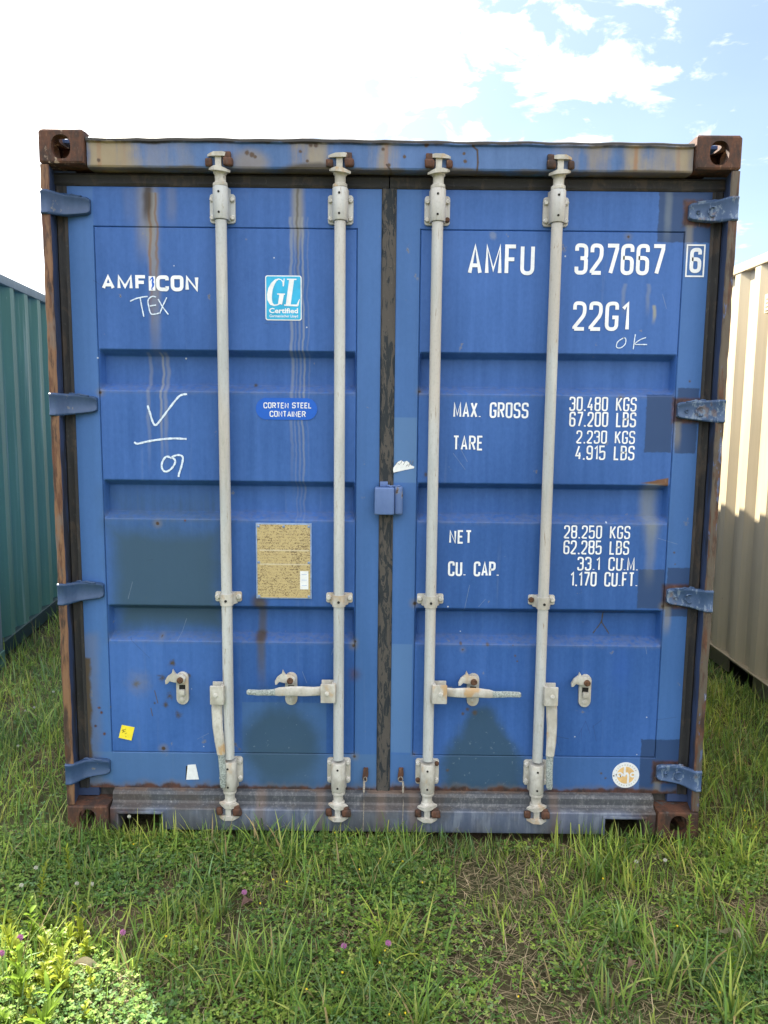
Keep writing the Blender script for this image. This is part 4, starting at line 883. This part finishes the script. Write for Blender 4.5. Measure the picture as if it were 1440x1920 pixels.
# ------------------------------------------------------------------ neighbouring containers
gc = tag(empty('shipping_container', (-2.385-1.219*math.cos(.119), 1.80-1.219*math.sin(.119), 0), .119), 'dull green corrugated container standing left of the blue one', 'shipping container')
shell(gc, 2.482, 6.058, (M['green'], M['green_rail'], M['green'], M['green_dark']), phase=.10)
MB().box(-1.10, 1.10, .05, .09, .15, 2.37).build('end_wall', M['green'], gc)
cc = tag(empty('shipping_container', (2.2+1.219, -.9, -.075), -.006), 'cream corrugated container standing right of the blue one, upper wall in sun', 'shipping container')
shell(cc, 2.672, 6.058, (M['cream'], M['cream'], M['cream'], M['cream_dark']), phase=.05, pockets=((.18, 2.72), (3.08, 5.878)))
MB().box(-1.10, 1.10, .05, .09, .15, 2.60).build('end_wall', M['cream'], cc)
vx, vy, vz = -1.219, 2.70, 2.35
mb = MB(); mb.box(vx-.028, vx+.020, vy-.12, vy+.03, vz-.055, vz+.055, 0, .006)
for k in range(4): mb.box(vx-.032, vx-.0285, vy-.105, vy+.015, vz-.04+k*.022, vz-.03+k*.022)
mb.build('vent', M['cream'], cc)

# ------------------------------------------------------------------ ground
def sm(a, lo, hi): t = np.clip((a-lo)/(hi-lo), 0, 1); return t*t*(3-2*t)
def vnoise(x, y, sc, seed=0):
    r = np.random.default_rng(seed).random((64, 64)); u, v = x*sc, y*sc; i, j = np.floor(u).astype(int), np.floor(v).astype(int); fu, fv = u-i, v-j
    fu, fv = fu*fu*(3-2*fu), fv*fv*(3-2*fv); q = lambda a, b: r[a % 64, b % 64]
    return (q(i, j)*(1-fu)+q(i+1, j)*fu)*(1-fv)+(q(i, j+1)*(1-fu)+q(i+1, j+1)*fu)*fv
def fbm(x, y, sc, seed=0): return sum(vnoise(x, y, sc*2**k, seed+k)*.5**k for k in range(4))/1.875
def gz(x, y):
    x, y = np.asarray(x, float), np.asarray(y, float); far = sm(np.hypot(x, y), 6, 14)
    return -.018+(fbm(x, y, 2.2, 5)-.5)*.05*(1-far)*sm(-y+.3, .0, .5)+(fbm(x, y, 11, 9)-.5)*.022*(1-far)-.065*sm(x, 1.3, 2.15)*(1-far)-.01*sm(y, -.3, .1)*(np.abs(x) < 1.3)
DIRT = [(960, 1660, .15, .8), (905, 1625, .10, .7), (1000, 1610, .12, .7), (950, 1790, .16, .95), (1020, 1720, .12, .8), (900, 1760, .10, .8), (1010, 1890, .16, 1.), (1090, 1900, .12, .9), (870, 1700, .08, .6), (1235, 1715, .07, .8), (850, 1800, .07, .8),
        (1210, 1790, .06, .7), (620, 1700, .08, .5), (590, 1640, .06, .5), (640, 1760, .05, .6), (130, 1470, .16, .6), (60, 1560, .15, .5), (1260, 1900, .1, .8), (760, 1740, .06, .5), (300, 1860, .06, .5), (1420, 1690, .08, .7)]
DIRT = [(*atz(px, py, .0), r*1.32, a) for px, py, r, a in DIRT]
def dirt(x, y):
    d = np.zeros_like(x)
    for cx, cy, r, a in DIRT: d = np.maximum(d, a*np.exp(-(((x-cx)/r)**2+((y-cy)/r)**2)))
    return np.clip(d*(.6+.9*fbm(x, y, 9, 31)), 0, 1)
gx = np.unique(np.round(np.concatenate([[-400, -120, -40, -15, -8], np.arange(-5, -1.6, .12), np.arange(-1.6, 1.6, .025), np.arange(1.6, 5, .12), [8, 15, 40, 120, 400]]), 3))
gy = np.unique(np.round(np.concatenate([[-400, -120, -40, -15, -8, -5], np.arange(-4, -1.6, .12), np.arange(-1.6, .2, .025), np.arange(.2, 6, .12), [8, 12, 20, 40, 120, 400]]), 3))
XX, YY = np.meshgrid(gx, gy); ZZ = gz(XX, YY); nx_, ny_ = len(gx), len(gy)
mb = MB(); mb.add(np.stack([XX, YY, ZZ], -1).reshape(-1, 3).tolist(), [[j*nx_+i, j*nx_+i+1, (j+1)*nx_+i+1, (j+1)*nx_+i] for j in range(ny_-1) for i in range(nx_-1)])
m_, g = material('brown_soil_with_thatch'); a = g.noise((9, 9, 9), (0, 0, 0), 6, .65); b = g.noise((70, 70, 70), (0, 0, 0), 5, .7); d = g.noise((1.5, 1.5, 1.5), (0, 0, 0), 4, .6); f = g.noise((230, 60, 100), (0, 0, 0), 3, .6, dist=2.)
c = g.mix(g.smooth(a, .3, .7), (.040, .027, .017), (.105, .072, .045)); c = g.mix(g.smooth(b, .5, .7)*.6, c, (.17, .13, .085)); c = g.mix(g.smooth(f, .58, .66)*.5, c, (.26, .21, .13)); c = g.mix(g.smooth(d, .35, .6)*.5, c, (.045, .070, .018))
g.out(c, .95, b, .8, .01, .2); o = mb.build('ground', m_, None, 60, False); o['kind'] = 'structure'; o['label'] = 'brown soil and mown turf under the containers'

# ------------------------------------------------------------------ grass
def np_mesh(name, v, f, col, mat):
    me = bpy.data.meshes.new(name); nv, nf = len(v), len(f); me.vertices.add(nv); me.vertices.foreach_set('co', v.astype(np.float32).ravel()); k = f.shape[1]
    me.loops.add(nf*k); me.loops.foreach_set('vertex_index', f.astype(np.int32).ravel()); me.polygons.add(nf); me.polygons.foreach_set('loop_start', np.arange(0, nf*k, k, dtype=np.int32)); me.polygons.foreach_set('loop_total', np.full(nf, k, np.int32))
    me.polygons.foreach_set('use_smooth', np.ones(nf, bool)); me.update(calc_edges=True)
    at_ = me.color_attributes.new('tint', 'FLOAT_COLOR', 'POINT'); at_.data.foreach_set('color', np.concatenate([col, np.ones((nv, 1))], 1).astype(np.float32).ravel()); me.materials.append(mat)
    o = bpy.data.objects.new(name, me); COL.objects.link(o); return o
def blade_arrays(x, y, z, L, Wd, az, lean, curl, col, seg=4):
    n = len(x); P = np.stack([x, y, z], -1); dh = np.stack([np.cos(az), np.sin(az), 0*az], -1); side = np.stack([-np.sin(az), np.cos(az), 0*az], -1); up = np.array([0, 0, 1.])
    rows, cols = [], []
    for k in range(seg+1):
        t = k/seg; hw = Wd*(.55+.45*min(1, t*4))*(1-t**2.2)*.5+.0002
        tw = (side*np.cos(t*.8)[..., None] if False else side)
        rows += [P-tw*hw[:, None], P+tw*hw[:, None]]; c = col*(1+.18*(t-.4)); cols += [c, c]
        th = lean+curl*t; P = P+(dh*np.sin(th)[:, None]+up*np.cos(th)[:, None])*(L/seg)[:, None]
    v = np.stack(rows, 1); c = np.stack(cols, 1); m2 = (seg+1)*2; base = (np.arange(n)*m2)[:, None, None]
    q = np.array([[2*k, 2*k+1, 2*k+3, 2*k+2] for k in range(seg)])[None]
    return v.reshape(-1, 3), (base+q).reshape(-1, 4), np.clip(c.reshape(-1, 3), 0, 1)
def leaf_arrays(x, y, z, L, Wd, az, tilt, col):
    n = len(x); d = np.stack([np.cos(az)*np.cos(tilt), np.sin(az)*np.cos(tilt), np.sin(tilt)], -1); s = np.stack([-np.sin(az), np.cos(az), 0*az], -1); u = np.cross(d, s); P = np.stack([x, y, z], -1); L, Wd = L[:, None], Wd[:, None]
    v = np.stack([P, P+d*L*.35+s*Wd*.42-u*Wd*.12, P+d*L*.8+s*Wd*.40-u*Wd*.1, P+d*L, P+d*L*.8-s*Wd*.40-u*Wd*.1, P+d*L*.35-s*Wd*.42-u*Wd*.12], 1)
    q = np.array([[0, 1, 2, 3], [0, 3, 4, 5]])[None]; base = (np.arange(n)*6)[:, None, None]
    return v.reshape(-1, 3), (base+q).reshape(-1, 4), np.repeat(col, 6, 0)
def stack(parts):
    o, V_, F_, C_ = 0, [], [], []
    for v, f, c in parts: V_.append(v); F_.append(f+o); C_.append(c); o += len(v)
    return np.concatenate(V_), np.concatenate(F_), np.concatenate(C_)
def outside(x, y):
    k = ~((np.abs(x) < 1.222) & (y > .004)); lx, ly = x-gc.location.x, y-gc.location.y; ca, sa = math.cos(.119), math.sin(.119); u, v = lx*ca+ly*sa, -lx*sa+ly*ca
    return k & ~((np.abs(u) < 1.19) & (v > .02)) & ~((x > 2.24) & (y > -.88))
def scatter(n, x0, x1, y0, y1, dens):
    x, y = RNG.uniform(x0, x1, n), RNG.uniform(y0, y1, n); k = outside(x, y) & (RNG.random(n) < dens(x, y)); return x[k], y[k]
PAL = np.array([(.140, .225, .034), (.105, .195, .040), (.175, .255, .042), (.220, .280, .050), (.080, .150, .028), (.150, .220, .075), (.250, .285, .070)])
def tint(n, x, y, dry=.04, yellow=0.):
    k = RNG.integers(0, len(PAL), n); c = PAL[k]*np.array([1.14, 1.16, 1.35])*(1+RNG.normal(0, .18, (n, 1))); pt = (fbm(x, y, 3.3, 77)-.5)[:, None]
    c = c*(1+1.1*pt*np.array([1.3, .9, .3])); dr = RNG.random(n) < dry; c[dr] = np.array([.30, .24, .12])*(1+RNG.normal(0, .2, (dr.sum(), 1)))
    return np.clip(c*(1+yellow*np.array([.5, .2, -.3])), .004, .8)
FRONT = (-1.75, 1.75, -1.35, .03); LEFT = (-3.1, -1.2, -.2, 5.5); RIGHT = (1.2, 2.6, -.2, 5.5); BACKYARD = (-4.5, 4.5, -4.2, -1.3)
parts = []
def lawn(n, box_, lmin, lmax, w0, w1, dens, lean=.55, dry=.05, seg=3, yel=0.):
    x, y = scatter(n, *box_, dens); k = len(x); L_ = RNG.uniform(lmin, lmax, k)*(.6+.8*fbm(x, y, 4, 3))
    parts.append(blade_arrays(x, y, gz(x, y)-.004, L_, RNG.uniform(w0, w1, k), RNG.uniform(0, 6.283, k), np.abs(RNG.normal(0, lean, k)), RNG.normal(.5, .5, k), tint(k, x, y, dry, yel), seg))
dfr = lambda x, y: (1-.97*dirt(x, y))*(.12+.88*sm(fbm(x, y, 5, 12), .36, .6))
lawn(34000, FRONT, .03, .085, .0026, .0058, dfr, .8)
lawn(8000, FRONT, .08, .17, .004, .0078, lambda x, y: dfr(x, y)*sm(fbm(x, y, 3.5, 41), .45, .65), .5, .06, 4)
lawn(26000, LEFT, .04, .12, .003, .006, lambda x, y: (1-.7*dirt(x, y))*np.where(y < 2.5, 1., .5), .5, .05, 3, .1)
lawn(3500, LEFT, .10, .22, .004, .007, lambda x, y: 1.+0*x, .6, .04, 4, .15)
lawn(22000, RIGHT, .05, .13, .003, .006, lambda x, y: np.where(y < 2.5, 1., .5), .5, .05, 3, .15)
lawn(3500, RIGHT, .10, .20, .004, .007, lambda x, y: 1.+0*x, .6, .06, 4, .2)
lawn(24000, BACKYARD, .04, .11, .004, .008, lambda x, y: 1.+0*x, .5, .06, 2)
lawn(6000, (-4.5, -1.75, -1.4, .9), .05, .13, .004, .008, lambda x, y: 1.+0*x, .5, .05, 3); lawn(5000, (1.75, 4.5, -1.4, .1), .05, .13, .004, .008, lambda x, y: 1.+0*x, .5, .05, 3)
# taller tufts
TUFT = [(545, 1600, 46, .20), (490, 1570, 34, .15), (585, 1640, 26, .14), (430, 1600, 26, .13), (390, 1640, 18, .12), (470, 1790, 60, .19), (520, 1830, 50, .19), (430, 1850, 34, .16), (720, 1620, 34, .15), (760, 1600, 30, .14), (700, 1660, 26, .17), (740, 1740, 34, .19), (770, 1770, 26, .17), (690, 1850, 38, .16), (790, 1890, 36, .18), (740, 1900, 30, .18),
        (1110, 1620, 40, .16), (1150, 1600, 36, .15), (1190, 1650, 26, .13), (1080, 1720, 34, .15), (1160, 1740, 40, .15), (1210, 1760, 30, .13), (1090, 1810, 36, .16), (1250, 1830, 46, .18), (1310, 1830, 40, .17), (1150, 1870, 34, .15), (1330, 1660, 36, .15), (1390, 1600, 40, .16), (1410, 1780, 40, .2), (1370, 1880, 36, .2), (1290, 1740, 28, .13), (1270, 1600, 30, .14), (930, 1720, 12, .10), (880, 1580, 18, .1), (960, 1580, 16, .1),
        (250, 1780, 24, .15), (300, 1700, 18, .12), (340, 1800, 22, .15), (240, 1600, 22, .11), (330, 1590, 20, .11), (600, 1900, 30, .16), (900, 1850, 10, .12), (1020, 1650, 10, .1), (640, 1590, 20, .11), (1010, 1830, 8, .1), (205, 1572, 20, .12), (290, 1566, 22, .13), (340, 1560, 20, .12), (1165, 1578, 22, .13), (1215, 1582, 20, .13), (1290, 1590, 22, .14), (140, 1585, 16, .12)]
tl = []
for px, py, n, hh in TUFT: tl.append((*atz(px, py, .03), n, hh))
for k in range(70):
    x, y = RNG.uniform(-3, 3), RNG.uniform(-3.6, 4.5)
    if (abs(x) > 1.3 or y < -1.2) and outside(np.array([x]), np.array([y]))[0]: tl.append((x, y, 22, RNG.uniform(.1, .2)))
for cx, cy, n, hh in tl:
    n = int(n*.9); x, y = cx+RNG.normal(0, .028, n), cy+RNG.normal(0, .028, n); y = np.where((np.abs(x) < 1.23) & (cy < .05), np.minimum(y, -.006), y)
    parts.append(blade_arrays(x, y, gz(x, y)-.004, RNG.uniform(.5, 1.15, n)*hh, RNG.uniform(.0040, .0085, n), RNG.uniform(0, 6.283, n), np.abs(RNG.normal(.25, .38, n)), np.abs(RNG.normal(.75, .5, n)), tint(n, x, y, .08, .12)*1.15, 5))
# a fringe standing along the sill
x = RNG.uniform(-1.3, 1.3, 900); y = RNG.uniform(-.075, -.008, 900); k = RNG.random(900) < np.where(x < .25, .95, np.where(x < .75, .12, .7)); x, y = x[k], y[k]; n = len(x)
parts.append(blade_arrays(x, y, gz(x, y), RNG.uniform(.05, .12, n), RNG.uniform(.003, .005, n), RNG.uniform(0, 6.283, n), np.abs(RNG.normal(0, .25, n)), RNG.normal(.4, .4, n), tint(n, x, y, .06), 4))
leaf = leaf_material('grass_blade', .36, .5)
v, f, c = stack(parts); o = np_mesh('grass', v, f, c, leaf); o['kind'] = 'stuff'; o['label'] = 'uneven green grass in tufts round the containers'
# low clover and small-leaved ground cover
parts = []
def clover(n, box_, dens, l0, l1, h1):
    x, y = scatter(n, *box_, dens); n = len(x); h = RNG.uniform(.004, h1, n)*(.4+1.1*fbm(x, y, 4, 61)); a0 = RNG.uniform(0, 6.283, n); z = gz(x, y)+h; c = tint(n, x, y, .01)*np.array([.80, .88, .85])
    for j in range(3): parts.append(leaf_arrays(x, y, z, RNG.uniform(l0, l1, n), RNG.uniform(l0, l1, n)*.85, a0+j*2.094+RNG.normal(0, .2, n), RNG.normal(.1, .3, n), c))
dcl = lambda x, y: (1-.97*dirt(x, y))*sm(fbm(x, y, 4, 21)+.16*(x < .1)-.12*((x > .25) & (x < .9)), .36, .62)
clover(62000, FRONT, dcl, .006, .0125, .05); clover(9000, LEFT, lambda x, y: np.where(y < 2, .9, .3), .008, .015, .06); clover(8000, RIGHT, lambda x, y: np.where(y < 2, .8, .3), .008, .014, .06); clover(5000, BACKYARD, lambda x, y: .8+0*x, .010, .018, .05)
v, f, c = stack(parts); o = np_mesh('ground_cover', v, f, c, leaf_material('clover_leaf', .25, .75)); o['kind'] = 'stuff'; o['label'] = 'low clover and small-leaved plants between the grass blades'
# dead straw and thatch
parts = []
def straw(n, box_, dens, l0=.02, l1=.085):
    x, y = scatter(n, *box_, dens); n = len(x); c = np.array([.30, .24, .145])*(1+RNG.normal(0, .28, (n, 1)))*np.array([1, 1, 1]); g_ = RNG.random(n) < .35; c[g_] = np.array([.13, .145, .06])*(1+RNG.normal(0, .2, (g_.sum(), 1)))
    parts.append(blade_arrays(x, y, gz(x, y)+RNG.uniform(.001, .016, n), RNG.uniform(l0, l1, n), RNG.uniform(.0012, .0035, n), RNG.uniform(0, 6.283, n), RNG.normal(1.45, .16, n), RNG.normal(.05, .2, n), np.clip(c, .02, .7), 2))
straw(25000, FRONT, lambda x, y: .32+.75*np.clip(dirt(x, y)*1.6, 0, 1)); straw(3000, LEFT, lambda x, y: .3+.7*dirt(x, y)); straw(2500, RIGHT, lambda x, y: .4+0*x); straw(2500, BACKYARD, lambda x, y: .6+0*x)
v, f, c = stack(parts); o = np_mesh('dry_straw', v, f, c, leaf_material('straw', .12, .7)); o['kind'] = 'stuff'; o['label'] = 'dead straw and mown clippings lying on the soil'

# ------------------------------------------------------------------ weeds and flowers one can point to
weed_leaf = leaf_material('weed_leaf', .42, .45)
def weed(px, py, h, n, ll, lw, colr, label, kind='weed', zt=.03, droop=.5, group=None, plume=False):
    cx, cy = atz(px, py, zt); z0 = float(gz(cx, cy)); root = tag(empty(kind, (cx, cy, z0)), label, 'plant', group)
    bend = RNG.uniform(0, 6.283); bx_, by_ = math.cos(bend)*h*.18, math.sin(bend)*h*.18
    pts = [(bx_*t*t, by_*t*t, h*t-.004) for t in np.linspace(0, 1, 7)]; mb = MB(); mb.tube(pts, [.0026*(1-.6*t) for t in np.linspace(0, 1, 7)], 6)
    st = plain(kind+'_stem', tuple(colr*.8), .6); mb.build('stem', st, root)
    vs, fs, cs = [], [], []; o_ = 0
    for k in range(n):
        t = (.15+.85*k/n) if plume else RNG.uniform(.02, .95)*(1 if k % 2 else .5); a = k*2.399+RNG.normal(0, .3); l = ll*RNG.uniform(.6, 1.1)*(1-.35*t); w_ = lw*RNG.uniform(.7, 1.1)*(1-.3*t)
        base = np.array([bx_*t*t, by_*t*t, h*t]); th = RNG.uniform(.35, .9) if not plume else RNG.uniform(.5, .8); d = np.array([math.cos(a), math.sin(a), 0]); s = np.array([-math.sin(a), math.cos(a), 0]); p = base.copy(); col_ = np.clip(np.array(colr)*(1+RNG.normal(0, .18)), .01, .8)
        row = []
        for j in range(6):
            q = j/5; hw = w_*.5*math.sin(math.pi*min(1, q*.9+.08))**.8 if j < 5 else .0004; nrm = np.array([0, 0, 1.])*math.sin(th)-d*math.cos(th)
            row += [p-s*hw+nrm*hw*.35, p, p+s*hw+nrm*hw*.35]; p = p+(d*math.sin(th)+np.array([0, 0, 1.])*math.cos(th))*l/5; th += droop/5*RNG.uniform(.6, 1.6)
        vs += row; cs += [col_]*18
        for j in range(5):
            for i in (0, 1): b_ = o_+j*3+i; fs.append([b_, b_+1, b_+4, b_+3])
        o_ += 18
    lf = np_mesh('leaves', np.array(vs), np.array(fs), np.array(cs), weed_leaf); lf.parent = root; return root
Yg, Lg, Dg = np.array((.27, .32, .030)), np.array((.18, .28, .032)), np.array((.07, .15, .035))
for i, (px, py, h, n, ll, lw, cl_, lb, pl) in enumerate((
    (40, 1850, .16, 26, .075, .019, Lg, 'leafy broad-bladed weed in the sunlit lower left corner, nearest the picture edge', False),
    (110, 1830, .13, 22, .065, .017, Yg, 'yellow-green leafy weed in the sunlit patch, right of the broadest weed', False),
    (85, 1910, .16, 18, .105, .018, Lg, 'long-leaved weed at the bottom edge of the sunlit corner', False),
    (150, 1740, .13, 26, .042, .015, Yg, 'bushy yellow-green weed at the far right edge of the sunlit patch', False),
    (60, 1740, .14, 22, .042, .022, Lg, 'round-leaved weed among clover at the far edge of the sunlit patch', False),
    (20, 1770, .13, 20, .052, .018, Yg, 'sunlit weed beside the pink clover at the left picture edge', False),
    (75, 1670, .15, 30, .030, .008, Yg, 'slender feathery weed with a pale tip, tallest behind the sunlit patch', True),
    (130, 1625, .13, 28, .028, .008, Yg, 'small plumed weed with yellowish tips below the left bottom casting', True),
    (160, 1545, .13, 26, .030, .007, Dg, 'dark feathery weed growing in front of the left bottom casting hole', True),
    (1292, 1570, .15, 30, .034, .007, Lg, 'feathery light green weed right of the bottom right casting hole', True),
    (1222, 1575, .11, 26, .028, .006, Dg, 'thin grey-tipped weed between the right forklift pocket and casting hole', True),
    (1180, 1590, .10, 24, .028, .007, Dg, 'low feathery weed in front of the right forklift pocket', True),
    (1340, 1590, .15, 30, .036, .008, Lg, 'bright feathery weed beside the container\'s right bottom corner', True),
    (1400, 1740, .17, 28, .045, .010, Lg, 'tall plumed weed at the right picture edge', True),
    (1375, 1840, .14, 26, .040, .010, Lg, 'plumed weed at the lower right below the tallest one', True),
    (1360, 1630, .12, 26, .036, .008, Lg, 'small plumed weed in the grass off the right bottom corner', True),
    (300, 1545, .10, 22, .040, .012, Dg, 'low weed under the left forklift pocket', False),
    (700, 1790, .16, 10, .10, .012, Lg, 'tall thin-leaved weed in the middle of the foreground', False),
    (620, 1890, .06, 14, .05, .022, Lg, 'bright low leafy weed at the bottom edge left of centre', False),
    (1190, 1480, .0, 0, 0, 0, Lg, '', False))):
    if n: weed(px, py, h, n, ll, lw, cl_, lb, plume=pl)
for k in range(26):
    px, py = RNG.uniform(-30, 175), RNG.uniform(1690, 1915)
    weed(px, py, RNG.uniform(.04, .11), int(RNG.integers(14, 26)), RNG.uniform(.026, .052), RNG.uniform(.011, .021), (Yg, Lg, Yg*1.1)[k % 3], 'low yellow-green leafy weed crowded with others in the sunlit corner', droop=.9, group='leafy weeds in the sunlit corner')
pm = lambda nm, c: plain(nm, c, .7, .25, 200)
PINK, WHITE_F, YEL, STEM = pm('pink_petal', (.42, .17, .34)), pm('white_petal', (.46, .46, .38)), pm('yellow_petal', (.80, .60, .02)), pm('flower_stem', (.10, .16, .04))
def head_mesh(r, petals, mat, h):
    mb = MB(); mb.tube([(0, 0, 0), (.002, .001, h*.5), (0, 0, h)], [.0011, .001, .0009], 5, 0)
    for k in range(petals):
        z = 1-2*(k+.5)/petals; a = k*2.39996; q = math.sqrt(max(0, 1-z*z)); d = Vector((q*math.cos(a), q*math.sin(a), z*.85+.25)).normalized(); u = d.orthogonal().normalized(); b = Vector((0, 0, h))
        mb.add([b+d*r*.25, b+d*r*.7+u*r*.22, b+d*r*1.05, b+d*r*.7-u*r*.22], [[0, 1, 2, 3]], 1)
    mb.ball((0, 0, h), r*.6, 6, 1); me = mb.build('flower', [STEM, mat], None, 40, False); return me
for name, mat, r, pts, group, labels in (
    ('clover_flower', PINK, .0095, ((38, 1757, .10), (3, 1790, .10), (230, 1742, .05), (728, 1770, .07), (645, 1772, .03), (458, 1672, .04)), 'pink clover flowers',
     ('pink clover flower in the sunlit left patch', 'pink clover flower at the very left picture edge', 'dull mauve clover flower in the shaded grass right of the sunlit patch', 'pink clover flower standing in the middle of the foreground grass', 'faded purple clover flower low in the grass left of the middle one', 'withered brownish clover flower right of the long tuft')),
    ('clover_flower', WHITE_F, .0072, ((40, 1655, .09), (67, 1623, .07), (144, 1652, .06), (172, 1655, .06), (206, 1527, .07), (242, 1530, .09), (100, 1298, .08), (64, 1325, .05), (48, 1332, .05), (34, 1400, .05), (1193, 1620, .05), (1247, 1614, .07)), 'white clover flowers',
     ('white clover flower farthest left near the sunlit patch', 'white clover flower just behind the feathery weed at left', 'white clover flower left of a twin, above the sunlit patch', 'white clover flower right of its twin, above the sunlit patch', 'white clover flower under the left bottom corner casting', 'white clover flower in front of the left forklift pocket', 'white clover flower farthest back beside the left post', 'white clover flower in the left gap, right of a close pair', 'white clover flower in the left gap, the middle of three', 'white clover flower in the left gap, nearest of them all', 'small white flower in the grass below the right forklift pocket', 'small white flower below the right bottom casting'))):
    src = head_mesh(r, 46, mat, 1.); me0 = src.data; bpy.data.objects.remove(src)
    for (px, py, h), lb in zip(pts, labels):
        x, y = atz(px, py, h*.9); o = head_mesh(r, 46, mat, h+.012); o.name = name; o.location = (x, y, float(gz(x, y))); tag(o, lb, 'flower', group)
src = None
for k, (px, py) in enumerate(((512, 1646), (538, 1650), (674, 1632), (710, 1620), (713, 1612), (737, 1617), (755, 1612), (792, 1655), (722, 1780), (712, 1800), (575, 1847), (642, 1815), (760, 1888), (730, 1893), (1131, 1641), (1270, 1735), (1397, 1512), (1418, 1545), (1330, 1564), (1350, 1855), (250, 1575), (311, 1745), (972, 1864), (488, 1690), (628, 1557), (1300, 1500))):
    x, y = atz(px, py, .05)
    if src is None: src = head_mesh(.0042, 10, YEL, .062); src.name = 'buttercup'; o = src
    else: o = src.copy(); COL.objects.link(o)
    o.location = (x, y, float(gz(x, y))); o.rotation_euler = (0, 0, k*1.3); tag(o, 'tiny yellow flower on a thin stem in the grass', 'flower', 'tiny yellow flowers')
for px, py, a, c, lb in ((163, 1785, .3, (.42, .36, .22), 'curled straw-coloured dead leaf at the right edge of the sunlit patch'), (1185, 1795, .9, (.24, .17, .12), 'shrivelled brown dead leaf in the grass at lower right'), (1370, 1735, 2., (.40, .34, .22), 'pale dead leaf near the right picture edge'), (463, 1673, 1.2, (.20, .12, .10), 'dark brown dead leaf lying right of the long tuft')):
    x, y = atz(px, py, .06); mb = MB(); rows = []
    for j in range(8):
        t = j/7; hw = .014*math.sin(math.pi*(t*.9+.05)); rows.append([(-.04+.08*t, -hw, .012*math.sin(t*5)+.010*abs(1)), (-.04+.08*t, 0, .012*math.sin(t*5)), (-.04+.08*t, hw, .012*math.sin(t*5)+.012)])
    vs = [p for r in rows for p in r]; mb.add(vs, [[j*3+i, j*3+i+1, j*3+i+4, j*3+i+3] for j in range(7) for i in (0, 1)]); o = mb.build('dead_leaf', plain('dead_leaf', c, .8), None, 60, False)
    o.location = (x, y, float(gz(x, y))+.045); o.rotation_euler = (.25, .2, a); tag(o, lb, 'dead leaf')
